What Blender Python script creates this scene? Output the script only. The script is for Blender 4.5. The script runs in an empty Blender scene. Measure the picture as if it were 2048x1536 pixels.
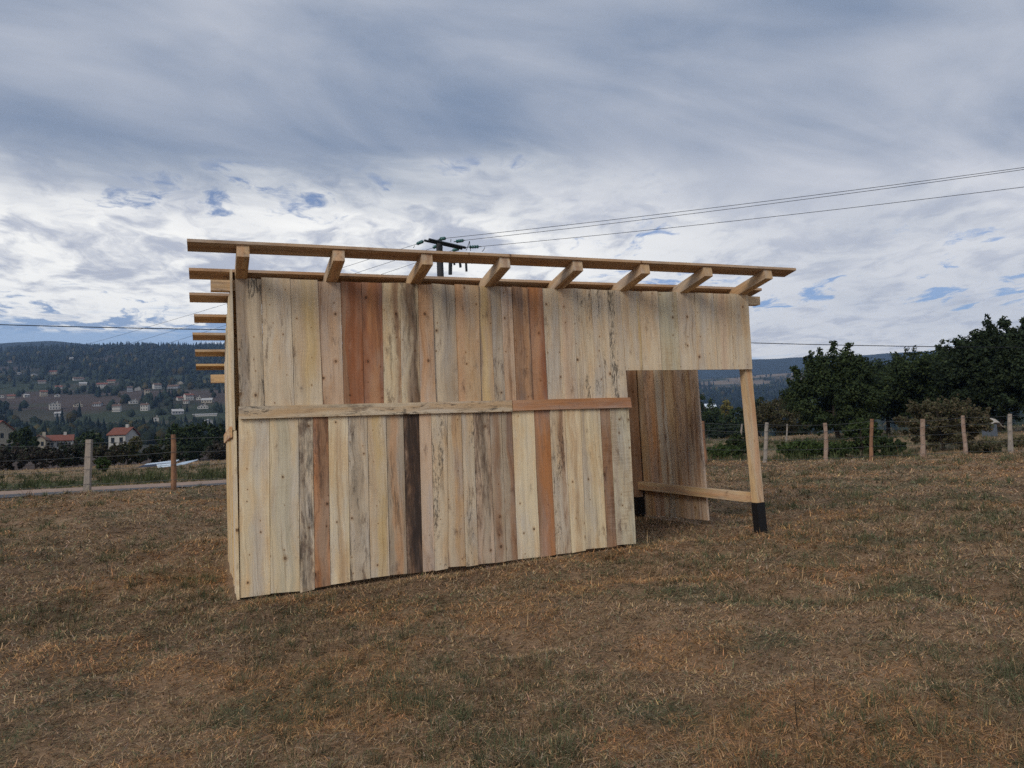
import bpy, math, random
import numpy as np
from mathutils import Matrix, Vector

R = math.radians
rnd = random.Random(7)
rng = np.random.default_rng(11)
scene = bpy.context.scene
COL = scene.collection

# ------------------------------------------------------------------ camera
EYE = Vector((0.0, 0.0, 1.1978))
FPX, PITCH, ROLL = 1567.3, 0.0756, 0.0455          # focal length in pixels of a 2048 wide frame
_f = Vector((0, math.cos(PITCH), math.sin(PITCH)))
_r0 = Vector((1, 0, 0))
_u0 = _r0.cross(_f)
_r = _r0 * math.cos(ROLL) - _u0 * math.sin(ROLL)
_u = _u0 * math.cos(ROLL) + _r0 * math.sin(ROLL)
cam_d = bpy.data.cameras.new('camera')
cam_d.sensor_width = 36.0
cam_d.lens = FPX / 2048 * 36.0
cam_d.clip_start = 0.1
cam_d.clip_end = 40000
cam = bpy.data.objects.new('camera', cam_d)
COL.objects.link(cam)
cam.matrix_world = Matrix(((_r.x, _u.x, -_f.x, EYE.x), (_r.y, _u.y, -_f.y, EYE.y), (_r.z, _u.z, -_f.z, EYE.z), (0, 0, 0, 1)))
scene.camera = cam

# ------------------------------------------------------------------ exposure
vs = scene.view_settings
vs.view_transform = 'Standard'
vs.look = 'None'
vs.gamma = 1.0
vs.exposure = 0.05
scene.render.film_transparent = False
try:
    scene.cycles.max_bounces = 6
    scene.cycles.diffuse_bounces = 3
    scene.cycles.glossy_bounces = 2
    scene.cycles.transmission_bounces = 3
    scene.cycles.volume_bounces = 0
    scene.cycles.transparent_max_bounces = 8
    scene.cycles.use_denoising = False
except Exception:
    pass


# ------------------------------------------------------------------ node helpers
class NT:
    def __init__(self, tree):
        self.t = tree

    def node(self, typ, **kw):
        n = self.t.nodes.new(typ)
        for k, v in kw.items():
            setattr(n, k, v)
        return n

    def link(self, a, b):
        self.t.links.new(a, b)

    def put(self, sock, v):
        if v is None:
            return
        if hasattr(v, 'is_output'):
            self.link(v, sock)
        else:
            if hasattr(sock.default_value, '__len__') and not hasattr(v, '__len__'):
                v = [v] * len(sock.default_value)
            if hasattr(sock.default_value, '__len__') and len(sock.default_value) == 4 and len(v) == 3:
                v = list(v) + [1.0]
            sock.default_value = v

    def math(self, op, a, b=None, c=None, clamp=False):
        n = self.node('ShaderNodeMath', operation=op, use_clamp=clamp)
        self.put(n.inputs[0], a)
        self.put(n.inputs[1], b)
        self.put(n.inputs[2], c)
        return n.outputs[0]

    def vmath(self, op, a, b=None):
        n = self.node('ShaderNodeVectorMath', operation=op)
        self.put(n.inputs[0], a)
        self.put(n.inputs[1], b)
        return n.outputs[0]

    def comb(self, x, y, z):
        n = self.node('ShaderNodeCombineXYZ')
        for i, v in enumerate((x, y, z)):
            self.put(n.inputs[i], v)
        return n.outputs[0]

    def sep(self, v):
        n = self.node('ShaderNodeSeparateXYZ')
        self.put(n.inputs[0], v)
        return n.outputs

    def noise(self, vec, scale=1.0, detail=3.0, rough=0.5, dist=0.0, color=False):
        n = self.node('ShaderNodeTexNoise')
        self.put(n.inputs['Vector'], vec)
        n.inputs['Scale'].default_value = scale
        n.inputs['Detail'].default_value = detail
        n.inputs['Roughness'].default_value = rough
        n.inputs['Distortion'].default_value = dist
        return n.outputs['Color' if color else 'Fac']

    def smooth(self, x, a, b):
        n = self.node('ShaderNodeMapRange', interpolation_type='SMOOTHSTEP')
        self.put(n.inputs['Value'], x)
        self.put(n.inputs['From Min'], a)
        self.put(n.inputs['From Max'], b)
        n.inputs['To Min'].default_value = 0
        n.inputs['To Max'].default_value = 1
        return n.outputs[0]

    def mix(self, fac, a, b, blend='MIX'):
        n = self.node('ShaderNodeMix', data_type='RGBA', blend_type=blend)
        self.put(n.inputs[0], fac)
        self.put(n.inputs[6], a)
        self.put(n.inputs[7], b)
        return n.outputs[2]

    def attr(self, name, typ='GEOMETRY'):
        return self.node('ShaderNodeAttribute', attribute_type=typ, attribute_name=name)


# ------------------------------------------------------------------ sky
SUN_AZ = R(212)       # clockwise from +Y: behind the camera, to its left
SUN_EL = R(30)
world = bpy.data.worlds.new('World')
scene.world = world
world.use_nodes = True
wt = NT(world.node_tree)
for n in list(world.node_tree.nodes):
    world.node_tree.nodes.remove(n)
tc = wt.node('ShaderNodeTexCoord')
dirv = wt.vmath('NORMALIZE', tc.outputs['Generated'])
dx, dy, dz = wt.sep(dirv)
zc = wt.math('ADD', wt.math('MAXIMUM', dz, 0.0), 0.09)
px = wt.math('DIVIDE', dx, zc)
py = wt.math('DIVIDE', dy, zc)
P = wt.comb(px, py, 0.0)
sky = wt.node('ShaderNodeTexSky', sky_type='NISHITA', sun_disc=False, sun_elevation=SUN_EL, sun_rotation=SUN_AZ,
              altitude=600.0, air_density=1.0, dust_density=0.6, ozone_density=1.5)
blue = wt.mix(1.0, sky.outputs[0], (0.66, 0.98, 1.45), 'MULTIPLY')
# 'side' runs from the broken cloud on the left to the even veil on the right
side = wt.smooth(dx, -0.05, 0.40)


def vscale(v, k):
    o = wt.vmath('SCALE', v, None)
    o.node.inputs[3].default_value = k
    return o


# high even layer: broad soft folds
Pr = wt.comb(wt.math('ADD', wt.math('MULTIPLY', px, 0.80), wt.math('MULTIPLY', py, 0.60)), wt.math('SUBTRACT', wt.math('MULTIPLY', py, 0.80), wt.math('MULTIPLY', px, 0.60)), 0.0)
n_str = wt.noise(wt.vmath('MULTIPLY', wt.vmath('ADD', Pr, (1.7, 0.4, 5.0)), (0.62, 1.25, 1.0)), 1.15, 7, 0.50, 0.7)
n_str2 = wt.noise(wt.vmath('MULTIPLY', wt.vmath('ADD', Pr, (9.7, 2.4, 5.0)), (0.8, 1.5, 1.0)), 1.7, 8, 0.58, 0.5)
strat_t = wt.math('ADD', wt.math('MULTIPLY', wt.smooth(n_str, 0.32, 0.70), 0.50), wt.math('MULTIPLY', wt.smooth(n_str2, 0.3, 0.75), 0.22))
low = wt.math('SUBTRACT', 1.0, wt.smooth(wt.math('ADD', dz, wt.math('MULTIPLY', wt.math('SUBTRACT', n_str, 0.5), -0.16)), 0.19, 0.37))
strat_t = wt.math('ADD', strat_t, wt.math('MULTIPLY', low, 0.58), clamp=True)
c_str = wt.mix(strat_t, (0.195, 0.258, 0.372), (0.76, 0.765, 0.80))
# broken cloud sheet below it: small bright cells with thin blue openings
P2 = wt.vmath('MULTIPLY', P, (1.0, 0.80, 1.0))
warp = wt.vmath('ADD', P2, vscale(wt.vmath('SUBTRACT', wt.noise(P2, 2.2, 4, 0.55, color=True), (0.5, 0.5, 0.5)), 0.50))
Pb = wt.vmath('ADD', warp, (4.4, 6.1, 1.3))
n_big = wt.noise(Pb, 1.5, 3, 0.5)
n_puff = wt.noise(Pb, 5.6, 11, 0.60)
dens = wt.math('ADD', wt.math('MULTIPLY', n_big, 0.55), wt.math('MULTIPLY', n_puff, 0.55))
n_under = wt.noise(wt.vmath('ADD', Pb, (0.0, 0.06, 0.0)), 4.2, 9, 0.55, 0.2)
shade = wt.smooth(wt.math('ADD', n_under, wt.math('MULTIPLY', wt.math('SUBTRACT', dens, 0.55), 1.1)), 0.43, 0.74)
c_puff = wt.mix(shade, (1.26, 1.23, 1.15), (0.58, 0.60, 0.67))
zone_z = wt.math('ADD', wt.math('ADD', dz, wt.math('MULTIPLY', side, 0.055)), wt.math('MULTIPLY', wt.math('SUBTRACT', n_str2, 0.5), 0.16))
puff_zone = wt.math('MULTIPLY', wt.math('SUBTRACT', 1.0, wt.smooth(zone_z, 0.235, 0.365)), wt.math('SUBTRACT', 1.0, wt.math('MULTIPLY', side, 0.62)))
c_cloud = wt.mix(puff_zone, c_str, c_puff)
gap_a = wt.math('ADD', 0.515, wt.math('MULTIPLY', side, -0.03))
gap = wt.math('SUBTRACT', 1.0, wt.smooth(dens, wt.math('SUBTRACT', gap_a, 0.075), gap_a))
gap = wt.math('MULTIPLY', wt.math('MULTIPLY', gap, wt.smooth(puff_zone, 0.08, 0.45)), 0.80, clamp=True)
# open strip above the horizon with thin streaks
n_hz = wt.noise(wt.vmath('MULTIPLY', dirv, (2.2, 2.2, 40.0)), 1.6, 7, 0.60, 0.3)
hz_top = wt.math('SUBTRACT', wt.math('ADD', 0.138, wt.math('MULTIPLY', wt.math('SUBTRACT', n_str2, 0.5), 0.05)), wt.math('MULTIPLY', side, 0.085))
hz = wt.math('MULTIPLY', wt.math('SUBTRACT', 1.0, wt.smooth(wt.math('ADD', dz, wt.math('MULTIPLY', wt.math('SUBTRACT', n_hz, 0.5), 0.11)), hz_top, wt.math('ADD', hz_top, 0.022))), 0.92)
c_gap = vscale(blue, 0.066)
c_all = wt.mix(gap, c_cloud, c_gap)
c_hzn = wt.mix(0.55, c_gap, wt.mix(side, (0.56, 0.73, 0.96), (0.74, 0.80, 0.92)))
c_all = wt.mix(hz, c_all, c_hzn)
below = wt.smooth(dz, -0.02, 0.02)
c_all = wt.mix(below, (0.30, 0.33, 0.38), c_all)
bg = wt.node('ShaderNodeBackground')
SKY_STRENGTH = 0.1
wt.put(bg.inputs['Color'], wt.vmath('SCALE', c_all, None))
bg.inputs['Color'].links[0].from_node.inputs[3].default_value = 1.0 / SKY_STRENGTH
bg.inputs['Strength'].default_value = SKY_STRENGTH
wo = wt.node('ShaderNodeOutputWorld')
wt.link(bg.outputs[0], wo.inputs['Surface'])

# ------------------------------------------------------------------ sun behind thin cloud
sun_d = bpy.data.lights.new('sun', 'SUN')
sun_d.energy = 2.0
sun_d.angle = R(24)
sun_d.color = (1.0, 0.915, 0.80)
sun = bpy.data.objects.new('sun', sun_d)
COL.objects.link(sun)
sun_dir = Vector((math.sin(SUN_AZ) * math.cos(SUN_EL), math.cos(SUN_AZ) * math.cos(SUN_EL), math.sin(SUN_EL)))
sun.rotation_euler = sun_dir.to_track_quat('Z', 'Y').to_euler()
sun.location = sun_dir * 60


# ------------------------------------------------------------------ mesh helpers
def srgb(r, g, b):
    def l(c):
        c /= 255.0
        return c / 12.92 if c <= 0.04045 else ((c + 0.055) / 1.055) ** 2.4
    return (l(r), l(g), l(b))


def mesh(name, verts, faces, mat=None, smooth=False):
    me = bpy.data.meshes.new(name)
    me.from_pydata([tuple(v) for v in verts], [], faces)
    if mat:
        me.materials.append(mat)
    if smooth:
        me.polygons.foreach_set('use_smooth', [True] * len(me.polygons))
    me.update()
    return me


def np_mesh(name, V, F, mat=None, smooth=False):
    """V (n,3), F (m,k) with k = 3 or 4"""
    me = bpy.data.meshes.new(name)
    V = np.ascontiguousarray(V, dtype=np.float32)
    F = np.ascontiguousarray(F, dtype=np.int32)
    k = F.shape[1]
    me.vertices.add(len(V))
    me.vertices.foreach_set('co', V.ravel())
    me.loops.add(F.size)
    me.loops.foreach_set('vertex_index', F.ravel())
    me.polygons.add(len(F))
    me.polygons.foreach_set('loop_start', np.arange(0, F.size, k, dtype=np.int32))
    me.update(calc_edges=True)
    if smooth:
        me.polygons.foreach_set('use_smooth', np.ones(len(F), dtype=bool))
    if mat:
        me.materials.append(mat)
    return me


def vcol(me, C, name='tint'):
    a = me.color_attributes.new(name, 'FLOAT_COLOR', 'POINT')
    C = np.asarray(C, dtype=np.float32)
    if C.shape[1] == 3:
        C = np.concatenate([C, np.ones((len(C), 1), np.float32)], 1)
    a.data.foreach_set('color', np.ascontiguousarray(C).ravel())


def obj(name, me, parent=None, loc=None):
    o = bpy.data.objects.new(name, me)
    COL.objects.link(o)
    if parent:
        o.parent = parent
    if loc is not None:
        o.location = loc
    return o


def tag(o, label=None, category=None, group=None, kind=None):
    if label:
        o['label'] = label
    if category:
        o['category'] = category
    if group:
        o['group'] = group
    if kind:
        o['kind'] = kind
    return o


def empty(name, loc=(0, 0, 0), rz=0.0, **kw):
    o = bpy.data.objects.new(name, None)
    COL.objects.link(o)
    o.empty_display_size = 0.3
    o.location = loc
    o.rotation_euler = (0, 0, rz)
    return tag(o, **kw)


BOXF = [(0, 3, 2, 1), (4, 5, 6, 7), (0, 1, 5, 4), (1, 2, 6, 5), (2, 3, 7, 6), (3, 0, 4, 7)]


class MB:
    def __init__(self):
        self.v, self.f = [], []

    def box(self, x0, x1, y0, y1, z0, z1):
        b = len(self.v)
        self.v += [(x0, y0, z0), (x1, y0, z0), (x1, y1, z0), (x0, y1, z0), (x0, y0, z1), (x1, y0, z1), (x1, y1, z1), (x0, y1, z1)]
        self.f += [tuple(i + b for i in q) for q in BOXF]
        return self

    def poly(self, pts):
        b = len(self.v)
        self.v += [tuple(q) for q in pts]
        self.f.append(tuple(range(b, b + len(pts))))
        return self

    def prism(self, pts, vec):
        """closed prism from polygon pts swept by vec"""
        b = len(self.v)
        n = len(pts)
        self.v += [tuple(q) for q in pts] + [(q[0] + vec[0], q[1] + vec[1], q[2] + vec[2]) for q in pts]
        self.f.append(tuple(range(b + n - 1, b - 1, -1)))
        self.f.append(tuple(range(b + n, b + 2 * n)))
        for i in range(n):
            j = (i + 1) % n
            self.f.append((b + i, b + j, b + n + j, b + n + i))
        return self

    def tube(self, pts, radii, sides=8, cap=True):
        pts = [Vector(q) for q in pts]
        if not hasattr(radii, '__len__'):
            radii = [radii] * len(pts)
        rings = []
        for i, q in enumerate(pts):
            d = (pts[min(i + 1, len(pts) - 1)] - pts[max(i - 1, 0)]).normalized()
            a = d.cross(Vector((0, 0, 1)) if abs(d.z) < 0.9 else Vector((1, 0, 0))).normalized()
            c = d.cross(a)
            ring = []
            for k in range(sides):
                t = 2 * math.pi * k / sides
                ring.append(len(self.v))
                self.v.append(tuple(q + (a * math.cos(t) + c * math.sin(t)) * radii[i]))
            rings.append(ring)
        for i in range(len(rings) - 1):
            for k in range(sides):
                j = (k + 1) % sides
                self.f.append((rings[i][k], rings[i + 1][k], rings[i + 1][j], rings[i][j]))
        if cap:
            self.f.append(tuple(rings[0]))
            self.f.append(tuple(reversed(rings[-1])))
        return self

    def build(self, name, mat=None, parent=None, smooth=False, loc=None):
        return obj(name, mesh(name, self.v, self.f, mat, smooth), parent, loc)


# 2D value noise for numpy
_perm = rng.random((512, 512)).astype(np.float32)


def vnoise(x, y):
    xi = np.floor(x).astype(int)
    yi = np.floor(y).astype(int)
    fx = x - xi
    fy = y - yi
    fx = fx * fx * (3 - 2 * fx)
    fy = fy * fy * (3 - 2 * fy)
    a = _perm[xi & 511, yi & 511]
    b = _perm[(xi + 1) & 511, yi & 511]
    c = _perm[xi & 511, (yi + 1) & 511]
    d = _perm[(xi + 1) & 511, (yi + 1) & 511]
    return (a * (1 - fx) + b * fx) * (1 - fy) + (c * (1 - fx) + d * fx) * fy


def fbm(x, y, oct=4, gain=0.5):
    s = 0
    a = 1.0
    t = 0
    for i in range(oct):
        s = s + a * vnoise(x * 2 ** i + 17.3 * i, y * 2 ** i + 5.1 * i)
        t += a
        a *= gain
    return s / t


def sstep(a, b, x):
    t = np.clip((x - a) / (b - a), 0, 1)
    return t * t * (3 - 2 * t)


# ------------------------------------------------------------------ terrain heights
_cp = np.array([(0, 0, -.30), (-2.38, 6.76, -.02), (-0.6, 7.45, 0.025), (1.2, 8.15, .08), (2.75, 8.75, .10), (-3.5, 9.65, .02), (1.7, 11.3, .10),
                (-9.7, 17.8, .50), (-7.75, 17.8, .50), (-13, 17.6, .50), (5.25, 21.9, .39), (7.23, 22.9, .28), (10.3, 25.6, .21), (13, 25, .19), (15.3, 25, .22),
                (20, 26, .22), (-6, 0, -.32), (6, 0, -.22), (-12, 8, .05), (14, 10, .08), (0, 19, .40), (-18, 24, .40), (-10, 22.5, .43), (-5, 26, .44), (5, 30, .35),
                (-20, -4, -.3), (20, -4, -.2), (0, -12, -.5), (-30, 20, .5), (30, 30, .3)], float)


def _tps(r2):
    return np.where(r2 > 1e-12, r2 * np.log(np.maximum(r2, 1e-12)), 0)


_n = len(_cp)
_K = _tps(((_cp[:, None, :2] - _cp[None, :, :2]) ** 2).sum(-1)) + np.eye(_n) * 1e-3
_Pm = np.c_[np.ones(_n), _cp[:, :2]]
_A = np.block([[_K, _Pm], [_Pm.T, np.zeros((3, 3))]])
_wts = np.linalg.solve(_A, np.r_[_cp[:, 2], 0, 0, 0])


def h_near(x, y):
    x = np.asarray(x, float)
    y = np.asarray(y, float)
    z = _wts[_n] + _wts[_n + 1] * x + _wts[_n + 2] * y
    for i in range(_n):
        z = z + _wts[i] * _tps((x - _cp[i, 0]) ** 2 + (y - _cp[i, 1]) ** 2)
    return z


# far land: height profiles over distance, one per bearing (degrees clockwise from +Y)
_RK = np.log(np.array([26, 32, 45, 70, 110, 180, 260, 380, 520, 700, 1000, 1300, 1800, 2400, 2700, 3000, 3700, 4300.]))
_PROF = {
    -70: [0.42, 0.46, 0.62, 0.9, 0, 2, 4, 9, 20, 45, 92, 145, 250, 360, 342, 342, 538.18, 484.36],
    -34: [0.42, 0.46, 0.62, 0.9, 0, 2.4, 4.5, 9, 21, 46, 94, 146, 246, 352, 334.4, 334.4, 595.36, 535.83],
    -31: [0.42, 0.46, 0.62, 0.9, 0, 2.4, 4.5, 9, 21, 46, 94, 146, 246, 356, 338.2, 338.2, 592, 532.8],
    -27: [0.42, 0.46, 0.62, 0.9, 0.2, 2.6, 4.5, 9, 21, 46, 94, 146, 248, 352, 334.4, 334.4, 548.27, 493.45],
    -22: [0.42, 0.46, 0.62, 0.9, 0.5, 2.6, 4.5, 9, 21, 46, 94, 146, 250, 341, 323.95, 323.95, 457.45, 411.71],
    -15: [0.42, 0.46, 0.62, 0.9, 0.5, 2, 4, 8, 18, 40, 85, 135, 235, 325, 308.75, 308.75, 403.64, 363.27],
    0: [0.4, 0.4, 0.6, 0.8, 0.3, 0, 0, 2, 6, 15, 40, 70, 130, 200, 190, 190, 345, 284.56],
    15: [0.25, 0.05, 0.45, 0.8, 0.3, -2, -4, -5, -3, 3, 22, 48, 105, 172, 163.4, 163.4, 352, 320],
    20: [0.2, 0, 0.42, 0.8, 0.3, -2, -5, -6, -4, 2, 20, 45, 105, 176, 167.2, 167.2, 352, 320],
    24: [0.2, 0, 0.42, 0.8, 0.4, -2, -5, -6, -4, 2, 18, 40, 92, 150, 142.5, 142.5, 352, 320],
    34: [0.2, 0, 0.4, 0.8, 0.6, 0, -2, -3, -2, 2, 15, 35, 80, 132, 125.4, 125.4, 352, 320],
    70: [0.2, 0.1, 0.4, 0.8, 0.6, 0, 0, 0, 0, 4, 15, 35, 80, 140, 133, 133, 352, 320],
}
_AK = np.array(sorted(_PROF))
_PM = np.array([_PROF[a] for a in sorted(_PROF)], float)


def h_far(x, y):
    x = np.asarray(x, float)
    y = np.asarray(y, float)
    r = np.maximum(np.hypot(x, y), 1e-3)
    az = np.degrees(np.arctan2(x, y))
    az = np.clip(np.where(y < 0, np.sign(x) * (140 - np.abs(az)) if False else az, az), -70, 70)
    t = np.interp(np.log(r), _RK, np.arange(len(_RK)))
    ti = np.clip(t.astype(int), 0, len(_RK) - 2)
    tf = t - ti
    s = np.interp(az, _AK, np.arange(len(_AK)))
    si = np.clip(s.astype(int), 0, len(_AK) - 2)
    sf = s - si
    sf = sf * sf * (3 - 2 * sf)
    z = (_PM[si, ti] * (1 - tf) + _PM[si, ti + 1] * tf) * (1 - sf) + (_PM[si + 1, ti] * (1 - tf) + _PM[si + 1, ti + 1] * tf) * sf
    z = z * (1 - (1 - np.cos(np.radians(az))) * sstep(120, 700, r))
    amp = np.interp(r, [60, 200, 600, 1500, 2600, 3700], [0, .6, 4, 14, 20, 24])
    return z + (fbm(x / 260 + 40, y / 260 + 40, 4) - 0.5) * amp


def H(x, y):
    x = np.asarray(x, float)
    y = np.asarray(y, float)
    r = np.hypot(x, y)
    k = sstep(24, 34, r)
    return h_near(np.clip(x, -40, 40), np.clip(y, -30, 40)) * (1 - k) + h_far(x, y) * k


def gz(x, y):
    return float(H(np.array([x]), np.array([y]))[0])


def pix_dir(x, y):
    v = _f + _r * ((x - 1024) / FPX) - _u * ((y - 768) / FPX)
    return v / v.y


def at(x, y, d):
    """world point on the photo's line of sight (x, y) at depth d"""
    return EYE + pix_dir(x, y) * d


def on_ground(x, y, d0=60, d1=6000):
    v = pix_dir(x, y)
    ds = np.exp(np.linspace(math.log(d0), math.log(d1), 900))
    z = EYE.z + v.z * ds
    g = H(v.x * ds, ds)
    k = np.nonzero(z <= g)[0]
    d = ds[k[0]] if len(k) else 2000.0
    return Vector((v.x * d, d, gz(v.x * d, d)))


def bearing_x(x, d):
    return pix_dir(x, 860).x * d


# ------------------------------------------------------------------ materials
def new_mat(name):
    m = bpy.data.materials.new(name)
    m.use_nodes = True
    nt = NT(m.node_tree)
    b = m.node_tree.nodes['Principled BSDF']
    b.inputs['Specular IOR Level'].default_value = 0.25
    return m, nt, b


def bump(nt, b, height, strength=0.3, dist=0.01):
    n = nt.node('ShaderNodeBump')
    n.inputs['Strength'].default_value = strength
    n.inputs['Distance'].default_value = dist
    nt.put(n.inputs['Height'], height)
    nt.link(n.outputs[0], b.inputs['Normal'])


def make_wood(name='rough_sawn_wood'):
    """board colour, heartwood band, stains and knots come from each board's own properties"""
    m, nt, b = new_mat(name)
    tc = nt.node('ShaderNodeTexCoord')
    oi = nt.node('ShaderNodeObjectInfo')
    x, y, z = nt.sep(tc.outputs['Object'])
    rv = nt.math('MULTIPLY', oi.outputs['Random'], 61.0)
    heart = nt.attr('heart_col', 'OBJECT').outputs['Color']
    hp = nt.attr('heart_pos', 'OBJECT').outputs['Fac']
    hw = nt.attr('heart_width', 'OBJECT').outputs['Fac']
    st = nt.attr('stain', 'OBJECT').outputs['Fac']
    stc = nt.attr('stain_col', 'OBJECT').outputs['Color']
    sp = nt.attr('speck', 'OBJECT').outputs['Fac']
    saw = nt.attr('saw', 'OBJECT').outputs['Fac']
    kn = nt.attr('knots', 'OBJECT').outputs['Fac']
    # slow wander of the grain along the board
    wav = nt.noise(nt.comb(nt.math('MULTIPLY', x, 3.0), rv, nt.math('MULTIPLY', z, 1.6)), 1.0, 3, 0.5)
    xw = nt.math('ADD', x, nt.math('MULTIPLY', nt.math('SUBTRACT', wav, 0.5), 0.11))
    Pg = nt.comb(xw, nt.math('ADD', y, rv), z)
    fine = nt.noise(nt.vmath('MULTIPLY', Pg, (120, 60, 3.0)), 1.0, 4, 0.7)
    mid = nt.noise(nt.vmath('MULTIPLY', Pg, (30, 20, 0.9)), 1.0, 6, 0.68)
    blot = nt.noise(nt.vmath('MULTIPLY', Pg, (8, 6, 1.7)), 1.0, 5, 0.65)
    blot2 = nt.noise(nt.vmath('MULTIPLY', nt.vmath('ADD', Pg, (4.0, 9.0, 13.0)), (6, 6, 1.1)), 1.0, 5, 0.62)
    base = oi.outputs['Color']
    # patches of redder and of greyer wood
    col = nt.mix(nt.math('MULTIPLY', nt.smooth(blot, 0.40, 0.70), 0.70), base, nt.mix(1.0, base, (0.92, 0.74, 0.56), 'MULTIPLY'))
    hsv = nt.node('ShaderNodeHueSaturation')
    hsv.inputs['Saturation'].default_value = 0.50
    hsv.inputs['Value'].default_value = 0.80
    nt.put(hsv.inputs['Color'], col)
    col = nt.mix(nt.math('MULTIPLY', nt.smooth(blot2, 0.42, 0.68), 0.75), col, hsv.outputs[0])
    # heartwood band with a ragged, coming and going edge
    edge = nt.math('MULTIPLY', nt.math('SUBTRACT', mid, 0.5), 0.10)
    dist = nt.math('ABSOLUTE', nt.math('ADD', nt.math('SUBTRACT', xw, hp), edge))
    hm = nt.math('SUBTRACT', 1.0, nt.smooth(dist, nt.math('MULTIPLY', hw, 0.35), nt.math('MULTIPLY', hw, 1.35)))
    hm = nt.math('MULTIPLY', hm, nt.smooth(blot, 0.26, 0.56), clamp=True)
    hm = nt.math('MULTIPLY', hm, nt.smooth(hw, 0.001, 0.004))
    col = nt.mix(nt.math('MULTIPLY', hm, 0.9), col, heart)
    # grain tone
    tone = nt.math('ADD', 0.40, nt.math('ADD', nt.math('MULTIPLY', mid, 0.80), nt.math('MULTIPLY', fine, 0.40)))
    col = nt.mix(1.0, col, nt.comb(tone, tone, tone), 'MULTIPLY')
    # dark grain lines
    gl = nt.noise(nt.vmath('MULTIPLY', Pg, (58, 30, 0.75)), 1.0, 6, 0.66)
    gl = nt.math('MULTIPLY', nt.smooth(gl, 0.52, 0.66), nt.math('ADD', 0.25, nt.math('MULTIPLY', nt.smooth(blot2, 0.35, 0.7), 0.55)))
    col = nt.mix(gl, col, nt.mix(1.0, col, (0.52, 0.44, 0.38), 'MULTIPLY'))
    # paler lengths of sapwood along the board
    ln = nt.noise(nt.comb(nt.math('MULTIPLY', x, 4.0), rv, nt.math('MULTIPLY', z, 0.95)), 1.0, 4, 0.6)
    lum = nt.mix(1.0, col, (1.30, 1.36, 1.42), 'MULTIPLY')
    col = nt.mix(nt.math('MULTIPLY', nt.smooth(ln, 0.44, 0.64), 0.60), col, nt.mix(0.45, lum, (0.52, 0.43, 0.33)))
    # mottled red-brown blotches
    mo = nt.noise(nt.vmath('MULTIPLY', nt.vmath('ADD', Pg, (7.0, 1.0, 3.0)), (15, 10, 4.6)), 1.0, 8, 0.74)
    moa = nt.smooth(nt.noise(nt.vmath('MULTIPLY', nt.vmath('ADD', Pg, (1.0, 5.0, 8.0)), (5, 5, 1.3)), 1.0, 2, 0.5), 0.40, 0.58)
    mth = nt.math('SUBTRACT', 0.63, nt.math('MULTIPLY', st, 0.20))
    mom = nt.math('MULTIPLY', nt.math('MULTIPLY', nt.smooth(mo, nt.math('SUBTRACT', mth, 0.06), nt.math('ADD', mth, 0.10)), moa), 0.72)
    col = nt.mix(mom, col, (0.105, 0.058, 0.042))
    # stains: long streaky patches and small specks of mould
    sn = nt.noise(nt.vmath('MULTIPLY', Pg, (19, 10, 1.9)), 1.0, 7, 0.72)
    thr = nt.math('SUBTRACT', 0.665, nt.math('MULTIPLY', st, 0.44))
    sm = nt.math('MULTIPLY', nt.smooth(sn, thr, nt.math('ADD', thr, 0.24)), 0.85)
    col = nt.mix(sm, col, stc)
    spn = nt.noise(nt.vmath('MULTIPLY', Pg, (62, 30, 15)), 1.0, 5, 0.78)
    spa = nt.smooth(nt.noise(nt.vmath('MULTIPLY', nt.vmath('ADD', Pg, (2.0, 3.0, 5.0)), (9, 10, 1.6)), 1.0, 3, 0.6), 0.36, 0.66)
    spt = nt.math('SUBTRACT', 0.74, nt.math('MULTIPLY', nt.math('MULTIPLY', sp, 0.34), spa))
    spm = nt.math('MULTIPLY', nt.smooth(spn, spt, nt.math('ADD', spt, 0.11)), 0.75)
    col = nt.mix(spm, col, nt.mix(0.5, stc, (0.05, 0.042, 0.036)))
    # knots
    vor = nt.node('ShaderNodeTexVoronoi', voronoi_dimensions='2D', feature='F1')
    nt.put(vor.inputs['Vector'], nt.comb(nt.math('ADD', x, rv), nt.math('MULTIPLY', z, 0.80), 0.0))
    vor.inputs['Scale'].default_value = 8.5
    d = nt.math('ADD', vor.outputs['Distance'], nt.math('MULTIPLY', nt.math('SUBTRACT', fine, 0.5), 0.05))
    rr = nt.sep(vor.outputs['Color'])
    keep = nt.smooth(rr[0], nt.math('SUBTRACT', 1.0, nt.math('MULTIPLY', kn, 0.62)), nt.math('SUBTRACT', 1.02, nt.math('MULTIPLY', kn, 0.62)))
    rad = nt.math('ADD', 0.030, nt.math('MULTIPLY', nt.math('POWER', rr[1], 2.5), 0.085))
    kd = nt.math('DIVIDE', d, rad)
    km = nt.math('MULTIPLY', nt.math('SUBTRACT', 1.0, nt.smooth(kd, 0.65, 1.2)), keep)
    halo = nt.math('MULTIPLY', nt.math('MULTIPLY', nt.math('SUBTRACT', 1.0, nt.smooth(kd, 0.9, 3.0)), keep), 0.45)
    col = nt.mix(halo, col, nt.mix(1.0, col, (0.70, 0.50, 0.34), 'MULTIPLY'))
    kcol = nt.mix(nt.smooth(kd, 0.25, 0.85), nt.mix(rr[2], (0.22, 0.12, 0.06), (0.07, 0.04, 0.025)), (0.060, 0.034, 0.020))
    col = nt.mix(nt.math('MULTIPLY', km, 0.85), col, kcol)
    # cross-cut saw marks
    sawn = nt.noise(nt.comb(nt.math('MULTIPLY', x, 6.0), rv, nt.math('MULTIPLY', z, 80.0)), 1.0, 3, 0.6)
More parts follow.
